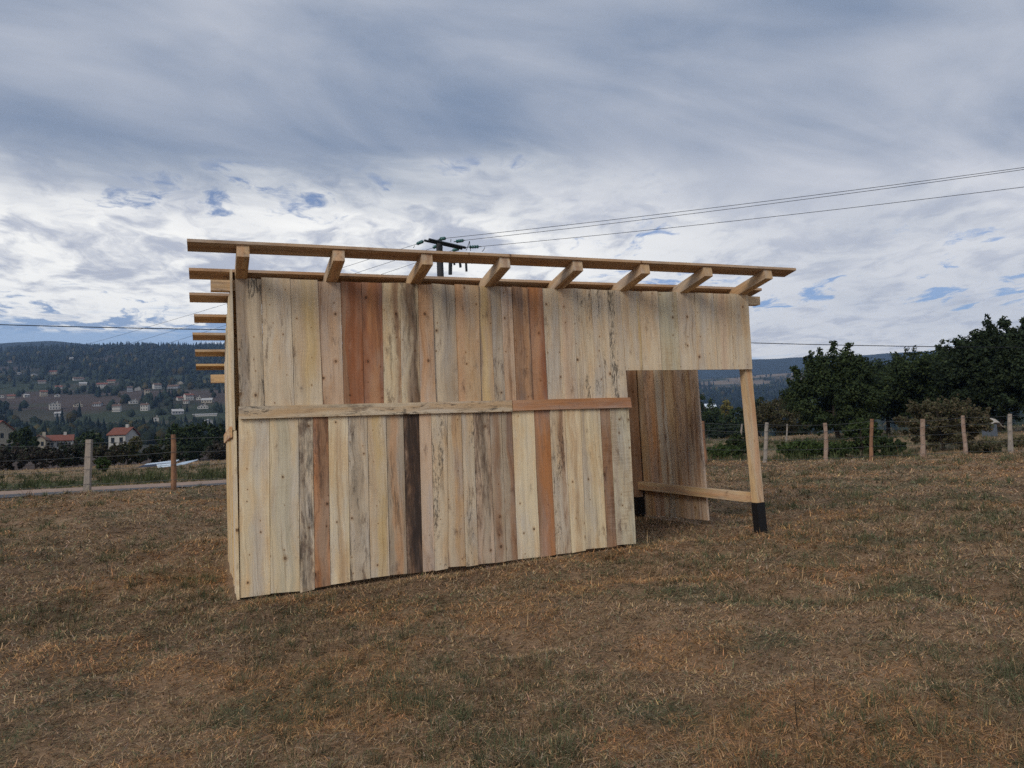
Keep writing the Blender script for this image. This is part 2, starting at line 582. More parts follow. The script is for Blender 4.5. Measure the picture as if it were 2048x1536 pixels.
    sawm = nt.math('MULTIPLY', nt.smooth(sawn, 0.44, 0.62), nt.math('MULTIPLY', nt.math('MULTIPLY', saw, 0.6), nt.smooth(blot, 0.42, 0.62)))
    col = nt.mix(sawm, col, nt.mix(1.0, col, (0.62, 0.55, 0.50), 'MULTIPLY'))
    nt.put(b.inputs['Base Color'], col)
    b.inputs['Roughness'].default_value = 0.88
    hgt = nt.math('ADD', nt.math('MULTIPLY', fine, 0.5), nt.math('ADD', nt.math('MULTIPLY', mid, 0.8), nt.math('MULTIPLY', sawn, 0.15)))
    bump(nt, b, hgt, 0.45, 0.005)
    return m


def make_plain(name, col, var=0.25, scale=8.0, rough=0.85, metal=0.0, bumpd=0.0):
    m, nt, b = new_mat(name)
    tc = nt.node('ShaderNodeTexCoord')
    n = nt.noise(tc.outputs['Object'], scale, 5, 0.6)
    t = nt.math('ADD', 1.0 - var, nt.math('MULTIPLY', n, 2 * var))
    nt.put(b.inputs['Base Color'], nt.mix(1.0, col, nt.comb(t, t, t), 'MULTIPLY'))
    b.inputs['Roughness'].default_value = rough
    b.inputs['Metallic'].default_value = metal
    if bumpd:
        bump(nt, b, n, 0.5, bumpd)
    return m


def make_tint(name, rough=0.9, scale=4.0, var=0.2, transl=0.0):
    """colour from the mesh's own tint attribute, with fine variation"""
    m, nt, b = new_mat(name)
    a = nt.attr('tint')
    tc = nt.node('ShaderNodeTexCoord')
    n = nt.noise(tc.outputs['Object'], scale, 5, 0.65)
    t = nt.math('ADD', 1.0 - var, nt.math('MULTIPLY', n, 2 * var))
    col = nt.mix(1.0, a.outputs['Color'], nt.comb(t, t, t), 'MULTIPLY')
    nt.put(b.inputs['Base Color'], col)
    b.inputs['Roughness'].default_value = rough
    b.inputs['Specular IOR Level'].default_value = 0.12
    if transl:
        out = m.node_tree.nodes['Material Output']
        tr = nt.node('ShaderNodeBsdfTranslucent')
        nt.put(tr.inputs['Color'], col)
        mx = nt.node('ShaderNodeMixShader')
        mx.inputs[0].default_value = transl
        nt.link(b.outputs[0], mx.inputs[1])
        nt.link(tr.outputs[0], mx.inputs[2])
        nt.link(mx.outputs[0], out.inputs['Surface'])
    return m


WOOD = make_wood()
BLADE = make_tint('grass_blade', 0.8, 3.0, 0.12, 0.18)
LEAF = make_tint('leaf', 0.7, 2.0, 0.2, 0.25)
LAND = make_tint('land_cover', 0.95, 0.02, 0.25)
BARK = make_plain('bark', (0.055, 0.045, 0.036), 0.4, 9, 0.95, 0, 0.02)
BLACK = make_plain('bitumen_sleeve', (0.012, 0.012, 0.013), 0.3, 20, 0.55)
METAL = make_plain('galvanised_wire', (0.13, 0.135, 0.14), 0.2, 10, 0.6, 0.5)
DARKMETAL = make_plain('weathered_steel', (0.035, 0.04, 0.045), 0.3, 10, 0.6, 0.4)
CABLE = make_plain('black_cable', (0.012, 0.013, 0.015), 0.1, 10, 0.6)
POLEWOOD = make_plain('tarred_pole', (0.040, 0.040, 0.044), 0.35, 12, 0.85, 0, 0.01)
WHITE = make_plain('white_render', (0.43, 0.415, 0.385), 0.12, 0.8, 0.9)
GREYWALL = make_plain('grey_render', (0.30, 0.31, 0.33), 0.15, 0.8, 0.9)
CREAM = make_plain('cream_render', (0.36, 0.32, 0.255), 0.15, 0.8, 0.9)
REDTILE = make_plain('red_clay_tile', (0.20, 0.075, 0.052), 0.35, 1.5, 0.9)
BROWNTILE = make_plain('brown_clay_tile', (0.14, 0.085, 0.065), 0.3, 1.5, 0.9)
GREYROOF = make_plain('pale_roof_sheet', (0.42, 0.41, 0.40), 0.2, 1.0, 0.7)
DARKGLASS = make_plain('window_glass', (0.02, 0.024, 0.03), 0.2, 3, 0.15)
SHEETW = make_plain('white_sheet_metal', (0.72, 0.80, 0.86), 0.10, 3, 0.45)
SHEETB = make_plain('dark_blue_sheet', (0.035, 0.045, 0.085), 0.2, 3, 0.5)


def make_glass_green():
    m, nt, b = new_mat('green_insulator_glass')
    b.inputs['Base Color'].default_value = (0.035, 0.13, 0.13, 1)
    b.inputs['Roughness'].default_value = 0.12
    b.inputs['Specular IOR Level'].default_value = 0.7
    return m


INSUL = make_glass_green()


def make_asphalt():
    m, nt, b = new_mat('worn_asphalt')
    tc = nt.node('ShaderNodeTexCoord')
    n = nt.noise(tc.outputs['Object'], 1.2, 6, 0.65)
    f = nt.noise(tc.outputs['Object'], 60, 3, 0.6)
    nt.put(b.inputs['Base Color'], nt.mix(nt.smooth(n, 0.35, 0.7), (0.075, 0.08, 0.09), (0.13, 0.13, 0.135)))
    b.inputs['Roughness'].default_value = 0.9
    bump(nt, b, f, 0.4, 0.004)
    return m


ASPHALT = make_asphalt()
KERB = make_plain('kerb_stone', (0.34, 0.26, 0.22), 0.2, 3, 0.9)

# ------------------------------------------------------------------ the shed's place (needed by ground and grass)
SHED_O = Vector((-2.37936, 6.75898, 0.0))
SHED_RZ = math.atan2(0.36335667, 0.93165011)
SU = np.array([0.93165011, 0.36335667])
SW = np.array([-0.36335667, 0.93165011])
FRONT_L = 5.4585


def shed_uw(x, y):
    qx = x - SHED_O.x
    qy = y - SHED_O.y
    return qx * SU[0] + qy * SU[1], qx * SW[0] + qy * SW[1]


ROAD = np.array([(-60, 4.0), (-30, 13.2), (-18, 17.0), (-12, 19.1), (-8, 20.9), (-4.5, 22.6), (-1.5, 25.5), (.5, 31), (2, 45), (2.5, 70)], float)


def road_dist(x, y):
    """signed: positive on the far side of the centre line"""
    best = np.full(np.shape(x), 1e9)
    sgn = np.ones(np.shape(x))
    for a, c in zip(ROAD[:-1], ROAD[1:]):
        e = c - a
        t = np.clip(((x - a[0]) * e[0] + (y - a[1]) * e[1]) / (e @ e), 0, 1)
        qx = x - (a[0] + t * e[0])
        qy = y - (a[1] + t * e[1])
        d = np.hypot(qx, qy)
        s = np.sign(e[0] * qy - e[1] * qx)
        m = d < best
        best = np.where(m, d, best)
        sgn = np.where(m, s, sgn)
    return best * np.where(sgn == 0, 1, sgn)


ROAD_HW = 1.65


def micro(x, y):
    r = np.hypot(x, y)
    u, w = shed_uw(x, y)
    near_shed = ((u > -.25) & (u < FRONT_L + .3) & (w > -.35) & (w < 3.4)).astype(float)
    k = (1 - sstep(22, 32, r)) * (1 - .75 * near_shed) * sstep(1.7, 2.6, np.abs(road_dist(x, y)))
    a = (fbm(x * 2.4 + 3, y * 2.4 + 9, 3) - .5) * .17 + (fbm(x * .5 + 31, y * .5 + 7, 2) - .5) * .10 + (fbm(x * 7.0 + 1, y * 7.0 + 5, 2) - .5) * .035
    return a * k - .012 * near_shed


def HG(x, y):
    x = np.asarray(x, float)
    y = np.asarray(y, float)
    return H(x, y) + micro(x, y)


C_STRAW = np.array([.46, .310, .168])
C_ORANGE = np.array([.48, .270, .122])
C_BROWN = np.array([.300, .195, .115])
C_GREY = np.array([.35, .270, .185])
C_GREEN = np.array([.138, .150, .078])
C_LUSH = np.array([.088, .105, .044])
C_SOIL = np.array([.10, .068, .044])


def zones(x, y):
    """weights of green growth, lush verge, bare brown"""
    r = np.hypot(x, y)
    rd = road_dist(x, y)
    beyond_left = sstep(1.6, 2.4, rd) * (x < 4)
    g = sstep(.50, .66, fbm(x * 1.5 + 60, y * 2.1 + 20, 4)) * (.35 + .65 * sstep(.40, .60, fbm(x * .35 + 31, y * .5 + 4, 2)))
    lush = beyond_left * sstep(4.2, 7.5, rd) * (1 - sstep(34, 60, r)) * sstep(.30, .5, fbm(x * .12 + 5, y * .3 + 3, 3))
    edge = sstep(0, 1.2, (y - (20.2 + .35 * x))) * (x > 2) * sstep(.35, .6, fbm(x * .3 + 8, y * .3 + 90, 3))
    bare = sstep(.55, .72, fbm(x * .35 + 11, y * .35 + 71, 3))
    return g, np.clip(lush + edge * .85, 0, 1), bare


def polar_grid(rs, az):
    rr, aa = np.meshgrid(rs, az, indexing='ij')
    X = rr * np.sin(aa)
    Y = rr * np.cos(aa)
    n, m = rr.shape
    idx = np.arange(n * m).reshape(n, m)
    F = np.stack([idx[:-1, :-1], idx[:-1, 1:], idx[1:, 1:], idx[1:, :-1]], -1).reshape(-1, 4)
    return X.ravel(), Y.ravel(), F


def build_ground():
    az = np.radians(np.r_[np.linspace(-180, -50, 60)[:-1], np.linspace(-50, 50, 290), np.linspace(50, 180, 60)[1:]])
    rs = np.r_[0.02, np.exp(np.linspace(math.log(.8), math.log(95), 230))]
    X, Y, F = polar_grid(rs, az)
    Z = HG(X, Y)
    Z = Z - .035 * (1 - sstep(ROAD_HW - .1, ROAD_HW + .3, np.abs(road_dist(X, Y))))
    g, lush, bare = zones(X, Y)
    n = fbm(X * 1.3, Y * 1.3, 4)[:, None]
    C = C_BROWN * (.75 + .5 * n)
    C = C * (1 - g[:, None] * .5) + C_GREEN * .75 * g[:, None] * .5
    C = C * (1 - lush[:, None] * .9) + C_LUSH * .85 * lush[:, None] * .9
    C = C * (1 - bare[:, None] * .5) + C_SOIL * bare[:, None] * .5
    far = sstep(20, 40, np.hypot(X, Y))[:, None] * (1 - lush[:, None])
    C = C * (1 - far) + (C_STRAW * .30 + C_BROWN * .40 + C_GREEN * .10) * (.7 + .6 * fbm(X * .4, Y * .8, 4)[:, None]) * far
    m, nt, b = new_mat('thatch_and_soil')
    a = nt.attr('tint')
    tc = nt.node('ShaderNodeTexCoord')
    n1 = nt.noise(nt.vmath('MULTIPLY', tc.outputs['Object'], (14, 30, 20)), 1.0, 5, 0.7)
    n2 = nt.noise(tc.outputs['Object'], 3.0, 4, 0.6)
    t = nt.math('ADD', 0.45, nt.math('ADD', nt.math('MULTIPLY', n1, 0.7), nt.math('MULTIPLY', n2, 0.4)))
    nt.put(b.inputs['Base Color'], nt.mix(1.0, a.outputs['Color'], nt.comb(t, t, t), 'MULTIPLY'))
    b.inputs['Roughness'].default_value = 0.95
    bump(nt, b, n1, 0.8, 0.04)
    me = np_mesh('ground', np.c_[X, Y, Z], F[:, ::-1], m, True)
    vcol(me, C)
    o = obj('ground', me)
    tag(o, kind='structure')
    return o


build_ground()


# ------------------------------------------------------------------ hills
def land(x, y):
    r = np.hypot(x, y)
    az = np.degrees(np.arctan2(x, y))
    nf = fbm(x / 190 + 9, y / 150 + 4, 4)
    left = az < 5
    wood_l = sstep(1180, 1420, r + (fbm(x / 240 + 3, y / 240 + 8, 3) - .5) * 500)
    wood_l = wood_l * (1 - .9 * sstep(.66, .70, fbm(x / 150 + 70, y / 260 + 2, 3)) * (r < 2100))
    wood_r = sstep(500, 700, r) * (1 - sstep(1750, 1900, r + (fbm(x / 150, y / 150, 3) - .5) * 300) * (1 - sstep(2300, 2600, r)) * sstep(.34, .46, fbm(x / 90 + 20, y / 200 + 5, 3)))
    wood = np.where(left, wood_l, wood_r)
    wav = (fbm(x / 120 + 6, y / 120 + 61, 3) - .5)
    bald = sstep(12, 15, az) * sstep(1800, 1880, r + wav * 500) * (1 - sstep(2440, 2500, r)) * sstep(.34, .42, fbm(x / 80 + 2, y / 160 + 19, 3))
    wood = wood * (1 - bald)
    wood = np.maximum(wood, sstep(2450, 2700, r) * (1 - bald))
    thick = sstep(.50, .58, fbm(x / 60 + 50, y / 85 + 13, 3))       # copses and hedges between the fields
    return wood, thick, nf, bald


def build_hills():
    az = np.radians(np.r_[np.linspace(-180, -44, 40)[:-1], np.linspace(-44, 44, 420), np.linspace(44, 180, 40)[1:]])
    rs = np.exp(np.linspace(math.log(95), math.log(4350), 180))
    X, Y, F = polar_grid(rs, az)
    Z = H(X, Y)
    wood, thick, nf, bald = land(X, Y)
    w = wood[:, None]
    t = (thick * (1 - wood))[:, None]
    k = nf[:, None]
    f1, f2, f3 = np.array([.075, .055, .045]), np.array([.038, .050, .026]), np.array([.058, .054, .036])
    fields = np.where(k < .45, f1, np.where(k < .56, f3, f2)) * (.8 + .4 * fbm(X / 25, Y / 40, 3)[:, None])
    bd = bald[:, None]
    fields = fields * (1 - bd) + np.array([.22, .165, .115]) * (.8 + .4 * fbm(X / 40, Y / 60, 3)[:, None]) * bd
    t = t * (1 - .7 * bd)
    C = fields * (1 - t * .7) + np.array([.022, .030, .018]) * t * .7
    C = C * (1 - w) + np.array([.018, .024, .018]) * (.8 + .5 * fbm(X / 60, Y / 60, 3)[:, None]) * w
    me = np_mesh('hills', np.c_[X, Y, Z], F[:, ::-1], LAND, True)
    vcol(me, C)
    tag(obj('hills', me), kind='structure')


build_hills()


# x, y of the foot in the photo, width in photo pixels, wall, roof, floors, bays, gable to the front, label
HOUSES = [
    (144, 719, 9, 'w', 's', 1, 2, 0, 'single white house highest up in the woods above the village'),
    (17, 726, 13, 'c', 'b', 1, 2, 0, 'low pale house high at the left edge of the village'),
    (70, 752, 12, 'w', 's', 1, 2, 1, 'small white gabled house above the left fields'),
    (105, 750, 18, 'c', 'r', 2, 4, 0, 'reddish-roofed house high above the terraces, left part of the village'),
    (38, 750, 8, 'g', 's', 1, 2, 0, 'small grey house among trees at upper left'),
    (84, 767, 19, 'w', 'b', 1, 4, 0, 'long low white house with brown roof below the reddish one'),
    (117, 778, 17, 'w', 'r', 1, 3, 0, 'white house with red roof in the middle of the left slope'),
    (158, 761, 26, 'w', 'b', 1, 6, 0, 'row of white houses left of the two-storey block'),
    (166, 771, 18, 'w', 's', 1, 4, 0, 'pale low house just left of the two-storey block'),
    (204, 777, 26, 'w', 'r', 2, 5, 0, 'white two-storey block with two rows of dark windows'),
    (222, 766, 20, 'c', 'r', 1, 4, 0, 'cream house with reddish roof just above the two-storey block'),
    (88, 793, 17, 'c', 'r', 2, 4, 0, 'cream house with rows of windows on the left slope'),
    (115, 794, 9, 'w', 'b', 1, 1, 1, 'little white gabled house right of the cream one'),
    (3, 796, 9, 'w', 'b', 1, 2, 1, 'white gable end cut by the left edge'),
    (22, 797, 18, 'c', 'r', 1, 4, 0, 'low cream house with reddish roof near the left edge'),
    (54, 795, 10, 'w', 's', 1, 2, 0, 'small white house between the trees at left'),
    (110, 820, 26, 'w', 's', 2, 4, 1, 'large white gabled house with dark windows, lower left slope'),
    (116, 833, 18, 'g', 's', 1, 3, 0, 'pale-roofed shed below the large gabled house'),
    (157, 814, 22, 'c', 'b', 1, 4, 1, 'cream gabled house beside the field path'),
    (193, 813, 20, 'g', 'b', 1, 4, 0, 'grey low house with brown roof in mid slope'),
    (232, 824, 20, 'w', 'b', 2, 4, 0, 'white house half hidden by a dark tree in mid slope'),
    (260, 784, 13, 'g', 'b', 2, 4, 0, 'grey house with rows of windows right of the fields'),
    (276, 781, 15, 'w', 's', 1, 3, 1, 'pale gabled house above the mid fields'),
    (295, 790, 11, 'c', 'b', 2, 2, 0, 'small cream tower-like house in mid slope'),
    (268, 808, 21, 'w', 's', 1, 3, 1, 'wide pale gabled barn in mid slope'),
    (288, 822, 19, 'w', 'b', 2, 3, 0, 'white house below the pale barn'),
    (316, 778, 19, 'w', 'b', 2, 5, 0, 'white house at the edge of the upper wood'),
    (345, 777, 28, 'g', 'b', 1, 7, 0, 'long grey row right of the white house by the upper wood'),
    (360, 769, 12, 'c', 's', 1, 2, 1, 'cream gable highest on the right of the village'),
    (362, 801, 16, 'w', 'r', 1, 4, 0, 'white house with red roof at the left of the close group'),
    (380, 801, 22, 'w', 'r', 2, 5, 0, 'white house with red roof in the middle of the close group'),
    (397, 800, 13, 'w', 'b', 1, 2, 1, 'white gable at the right of the close group'),
    (371, 808, 12, 'w', 'b', 1, 2, 0, 'small white house just below the close group'),
    (413, 806, 27, 'c', 's', 1, 4, 0, 'long low cream building right of the close group'),
    (406, 818, 27, 'w', 'b', 1, 4, 1, 'broad white gabled house below the long cream building'),
    (356, 829, 28, 'g', 's', 1, 4, 0, 'low grey farm building with pale roof near the dark trees'),
    (311, 843, 15, 'w', 'b', 1, 1, 1, 'white gabled house above the green tree by the fence post'),
    (410, 833, 60, 'w', 's', 1, 1, 0, 'very long low white greenhouse across the slope'),
    (419, 849, 9, 'w', 's', 1, 1, 1, 'small white gable over the trees beside the shed'),
]
HOUSE_AT = [on_ground(q[0], q[1], 150) for q in HOUSES]


def far_woodland():
    """conifer and broadleaf crowns of the wooded slopes, one mass"""
    N = 27000
    az = np.radians(rng.uniform(-36, 36, N))
    r = np.exp(rng.uniform(math.log(330), math.log(2650), N))
    x, y = r * np.sin(az), r * np.cos(az)
    wood, thick, nf, bald = land(x, y)
    thick = thick * (1 - .7 * bald)
    keep = rng.random(N) < np.clip(wood * 1.0 + thick * (1 - wood) * .62 + .045, 0, 1)
    for q, hp in zip(HOUSES, HOUSE_AT):          # gardens and lanes keep each house open to the valley
        ca, sa = hp.y / math.hypot(hp.x, hp.y), hp.x / math.hypot(hp.x, hp.y)
        along = (x - hp.x) * sa + (y - hp.y) * ca
        across = (x - hp.x) * ca - (y - hp.y) * sa
        keep &= ~((np.abs(across) < q[2] / FPX * hp.y * .62 + 2.5) & (along > -75) & (along < 13))
    x, y, r, wood = x[keep], y[keep], r[keep], wood[keep]
    con = (rng.random(len(x)) < np.where(wood > .5, .62, .25))
    z = H(x, y)
    hgt = np.where(con, rng.uniform(9, 19, len(x)), rng.uniform(6, 13, len(x))) * np.where(wood > .5, .95, .66) * np.where(r < 600, .8, 1.0)
    wid = hgt * np.where(con, rng.uniform(.15, .22, len(x)), rng.uniform(.36, .55, len(x)))
    ns = 5
    # ring heights and radii as fractions
    rc_h, rc_r = np.array([.04, .40, .74, 1.0]), np.array([1.0, .66, .32, .02])
    rb_h, rb_r = np.array([.05, .34, .74, 1.0]), np.array([.62, 1.0, .80, .12])
    n = len(x)
    V = np.zeros((n, 4 * ns, 3), np.float32)
    ang0 = rng.uniform(0, 6.28, n)
    for i in range(4):
        hh = np.where(con, rc_h[i], rb_h[i])
        rad = np.where(con, rc_r[i], rb_r[i]) * wid
        for k in range(ns):
            j = rng.uniform(.62, 1.35, n)
            a = ang0 + 2 * math.pi * (k + .5 * i) / ns
            V[:, i * ns + k, 0] = x + np.cos(a) * rad * j
            V[:, i * ns + k, 1] = y + np.sin(a) * rad * j
            V[:, i * ns + k, 2] = z + hgt * (hh + rng.uniform(-.05, .05, n) * (i < 3)) - .3
    fl = []
    for i in range(3):
        for k in range(ns):
            fl.append((i * ns + k, i * ns + (k + 1) % ns, (i + 1) * ns + (k + 1) % ns, (i + 1) * ns + k))
    F = (np.array(fl)[None] + (np.arange(n) * 4 * ns)[:, None, None]).reshape(-1, 4)
    base = np.where(con[:, None], np.array([.013, .022, .024]), np.array([.026, .036, .026]))  # conifer blue-green, pushed bluer so the colour carries some of the distance haze
    aut = rng.random(n)
    base = np.where(((aut < .16) & ~con)[:, None], np.array([.070, .060, .028]), base)
    base = base * rng.uniform(.65, 1.4, (n, 1))
    C = np.repeat(base, 4 * ns, 0)
    me = np_mesh('far_woodland', V.reshape(-1, 3), F, LAND, False)
    vcol(me, C)
    tag(obj('far_woodland', me), 'dark conifers and broadleaf trees covering the far hillsides', 'woodland', kind='stuff')


far_woodland()


# ------------------------------------------------------------------ road and kerb
def ribbon(name, off0, off1, lift, mat, z_edge=0.0):
    pts = []
    for a, c in zip(ROAD[:-1], ROAD[1:]):
        for t in np.linspace(0, 1, 24, endpoint=False):
            pts.append(a + (c - a) * t)
    pts = np.array(pts)
    for _ in range(60):
        pts[1:-1] = (pts[:-2] + 2 * pts[1:-1] + pts[2:]) / 4
    d = np.gradient(pts, axis=0)
    d /= np.linalg.norm(d, axis=1)[:, None]
    nrm = np.c_[-d[:, 1], d[:, 0]]
    A, B = pts + nrm * off0, pts + nrm * off1
    n = len(pts)
    za, zb = H(A[:, 0], A[:, 1]) + lift, H(B[:, 0], B[:, 1]) + lift
    V = np.concatenate([np.c_[A, za], np.c_[B, zb]])
    F = [(i, i + 1, n + i + 1, n + i) for i in range(n - 1)]
    if z_edge:
        V = np.concatenate([V, np.c_[A, za - z_edge], np.c_[B, zb - z_edge]])
        F += [(2 * n + i, 2 * n + i + 1, i + 1, i) for i in range(n - 1)] + [(n + i, n + i + 1, 3 * n + i + 1, 3 * n + i) for i in range(n - 1)]
    return tag(obj(name, np_mesh(name, V, np.array(F), mat)), kind='structure')


ribbon('road', -ROAD_HW, ROAD_HW, 0.004, ASPHALT)
ribbon('kerb', ROAD_HW, ROAD_HW + .16, 0.09, KERB, 0.25)


# ------------------------------------------------------------------ haze
def build_haze():
    x0, x1, y0, y1, z0, z1 = -4400, 4400, -4400, 4400, -40, 690
    o = MB().box(x0, x1, y0, y1, z0, z1).build('haze')
    m = bpy.data.materials.new('haze_air')
    m.use_nodes = True
    nt = m.node_tree
    nt.nodes.clear()
    v = nt.nodes.new('ShaderNodeVolumePrincipled')
    v.inputs['Color'].default_value = (0.38, 0.60, 1.0, 1)
    v.inputs['Density'].default_value = 0.00014
    v.inputs['Anisotropy'].default_value = 0.0
    out = nt.nodes.new('ShaderNodeOutputMaterial')
    nt.links.new(v.outputs[0], out.inputs['Volume'])
    o.data.materials.append(m)
    tag(o, 'thin blue haze over the valley', 'haze', kind='stuff')


build_haze()


# ------------------------------------------------------------------ dry grass
def blade_mesh(name, P0, phi, length, rise, bend, width, C, mat=BLADE):
    """one tapered two-segment blade per row"""
    n = len(P0)
    d = np.c_[np.cos(phi), np.sin(phi), np.zeros(n)]
    s = np.c_[-np.sin(phi), np.cos(phi), np.zeros(n)] * (width / 2)[:, None]
    up = np.array([0, 0, 1.0])
    ca, sa = np.cos(rise), np.sin(rise)
    M = P0 + d * (length * .5 * ca)[:, None] + up * (length * (.5 * sa + bend))[:, None]
    T = P0 + d * (length * ca)[:, None] + up * (length * sa)[:, None]
    V = np.stack([P0 - s, P0 + s, M - s * .8, M + s * .8, T], 1).reshape(-1, 3)
    b = (np.arange(n) * 5)[:, None]
    F = np.concatenate([b + np.array([0, 1, 3]), b + np.array([0, 3, 2]), b + np.array([2, 3, 4])], 0)
    me = np_mesh(name, V, F, mat)
    vcol(me, np.repeat(C, 5, 0))
    return me


def clear_of_things(x, y, wall=0.03):
    u, w = shed_uw(x, y)
    on_wall = (u > -.12) & (u < 3.9) & (np.abs(w) < wall)
    side = (np.abs(u) < wall + .06) & (w > -.05) & (w < 3.2)
    right = (np.abs(u - FRONT_L) < wall + .03) & (w > .95) & (w < 3.2)
    rd = road_dist(x, y)
    road = (rd < ROAD_HW + .22) & (rd > -ROAD_HW - .45)
    return ~(on_wall | side | right | road)


def pick_colors(x, y, n, straw_bias=1.0):
    g, lush, bare = zones(x, y)
    o = sstep(.53, .64, fbm(x * 1.0 + 200, y * 1.7 + 33, 4))
    k = rng.random(n)
    pg = np.clip(.10 + .58 * g, 0, 1) * (1 - .7 * o)
    C = np.where((k < .52)[:, None], C_STRAW, np.where((k < .78)[:, None], C_BROWN, C_GREY))
    isor = rng.random(n) < (.06 + .74 * o)
    C = np.where(isor[:, None], C_ORANGE, C)
    isg = rng.random(n) < pg
    C = np.where(isg[:, None], C_GREEN, C)
    isl = rng.random(n) < lush * .9
    C = np.where(isl[:, None], C_LUSH, C)
    patch = .62 + .78 * fbm(x * 3.1 + 15, y * 4.4 + 40, 4)[:, None]
    patch = patch * (.80 + .42 * fbm(x * .8 + 91, y * 1.2 + 17, 3)[:, None])
    return patch * C * (rng.uniform(.25, 1.12, (n, 1)) ** 1.3 * 1.42 + .08) * (1 + rng.normal(0, .05, (n, 3))), isg | isl


def build_grass():
    # matted lying straw
    N = 235000
    az = np.radians(rng.uniform(-43, 43, N))
    r = 2.4 * (34 / 2.4) ** rng.random(N)
    x, y = r * np.sin(az), r * np.cos(az)
    k = clear_of_things(x, y)
    x, y, r = x[k], y[k], r[k]
    n = len(x)
    C, isg = pick_colors(x, y, n)
    sc = np.clip(r / 6.0, .75, 6)
    swirl = (fbm(x * .6 + 7, y * .6 + 55, 3) - .5) * 4.0
    phi = swirl + rng.normal(0, .95, n) + np.where(rng.random(n) < .5, 0, math.pi)
    length = rng.uniform(.022, .085, n) * sc ** .70 * np.where(rng.random(n) < .06, 2.0, 1.0)
    rise = np.abs(rng.normal(.04, .13, n)) / np.clip(sc, 1, 3) ** .7
    rise = np.where(rng.random(n) < .022 / np.clip(sc, 1, 4), rng.uniform(.4, 1.3, n), rise)
    u, w = shed_uw(x, y)
    nearwall = (u > -.4) & (u < 5.8) & (w > -.3) & (w < 3.3)
    rise = np.where(nearwall, np.minimum(rise, .15), rise)
    length = np.where(nearwall, length * .7, length)
    bend = rng.uniform(.02, .18, n)
    width = rng.uniform(.0020, .0055, n) * sc
    P0 = np.c_[x, y, HG(x, y) + rng.uniform(-.004, .022, n) * np.clip(sc, 1, 2.2)]
    me1 = blade_mesh('dry_grass', P0, phi, length, rise, bend, width, C)
    tag(obj('dry_grass', me1), 'matted dry mown grass covering the field', 'grass', kind='stuff')
    # short thatch between the straws
    N = 430000
    az = np.radians(rng.uniform(-42, 42, N))
    r = 2.6 * (30 / 2.6) ** rng.random(N)
    x, y = r * np.sin(az), r * np.cos(az)
    k = clear_of_things(x, y)
    x, y, r = x[k], y[k], r[k]
    n = len(x)
    C, isg = pick_colors(x, y, n)
    sc = np.clip(r / 5.0, .8, 6)
    phi = rng.uniform(0, 6.28, n)
    ln = rng.uniform(.015, .055, n) * sc ** .8
    wd = rng.uniform(.003, .009, n) * sc
    zr = np.abs(rng.normal(.0, .012, n)) * np.clip(sc, 1, 2)
    z0 = HG(x, y) + rng.uniform(-.002, .012, n)
    dx_, dy_ = np.cos(phi), np.sin(phi)
    V = np.stack([np.c_[x - dy_ * wd / 2, y + dx_ * wd / 2, z0], np.c_[x + dy_ * wd / 2, y - dx_ * wd / 2, z0], np.c_[x + dx_ * ln, y + dy_ * ln, z0 + zr]], 1).reshape(-1, 3)
    me0 = np_mesh('thatch', V, np.arange(3 * n).reshape(n, 3), BLADE)
    vcol(me0, np.repeat(C * .9, 3, 0))
    tag(obj('thatch', me0), 'short broken thatch between the dry grass blades', 'grass', kind='stuff')
    # standing tufts
    T = 10500
    az = np.radians(rng.uniform(-43, 43, T))
    r = 2.6 * (58 / 2.6) ** rng.random(T)
    tx, ty = r * np.sin(az), r * np.cos(az)
    dens = fbm(tx * .8 + 77, ty * .8 + 21, 3)
    g, lush, bare = zones(tx, ty)
    k = (rng.random(T) < np.clip(sstep(.44, .62, dens) * .85 + lush, 0, 1)) & clear_of_things(tx, ty, .07)
    u, w = shed_uw(tx, ty)
    k &= ~((u > -.12) & (u < 5.7) & (w > -.07) & (w < 3.3))
    tx, ty, r, lush = tx[k], ty[k], r[k], lush[k]
    nt_ = len(tx)
    tuft_green = rng.random(nt_) < .74
    per = 30
    idx = np.repeat(np.arange(nt_), per)
    n = len(idx)
    sc = np.clip(r / 7.0, .8, 4.5)[idx]
    rad = rng.uniform(.02, .10, nt_)[idx] * np.sqrt(sc)
    a = rng.uniform(0, 6.28, n)
    q = np.sqrt(rng.random(n)) * rad
    x, y = tx[idx] + np.cos(a) * q, ty[idx] + np.sin(a) * q
    phi = a + rng.normal(0, .6, n)
    hs = (rng.uniform(.35, 1.0, nt_) ** 1.5)[idx]
    length = (rng.uniform(.04, .10, n) * (.5 + hs) * sc ** .5) * (1 + 1.2 * lush[idx])
    rise = rng.uniform(.35, 1.35, n)
    bend = rng.uniform(.02, .12, n)
    width = rng.uniform(.002, .0042, n) * sc
    C = np.where(tuft_green[idx][:, None], C_GREEN, np.where((rng.random(n) < .5)[:, None], C_STRAW * .85, C_BROWN))
    C = np.where((rng.random(n) < lush[idx])[:, None], C_LUSH, C)
    C = C * rng.uniform(.5, 1.3, (n, 1)) * (rng.uniform(.55, 1.15, nt_)[idx])[:, None]
    P0 = np.c_[x, y, HG(x, y) - .004]
    # lone dead stalks
    K = 420
    ks = np.radians(rng.uniform(-43, 43, K))
    kr = 2.8 * (22 / 2.8) ** rng.random(K)
    kx, ky = kr * np.sin(ks), kr * np.cos(ks)
    kk = clear_of_things(kx, ky, .4)
    kx, ky, kr = kx[kk], ky[kk], kr[kk]
    K = len(kx)
    P0 = np.concatenate([P0, np.c_[kx, ky, HG(kx, ky) - .01]])
    phi = np.r_[phi, rng.uniform(0, 6.28, K)]
    length = np.r_[length, rng.uniform(.07, .20, K)]
    rise = np.r_[rise, rng.uniform(.9, 1.55, K)]
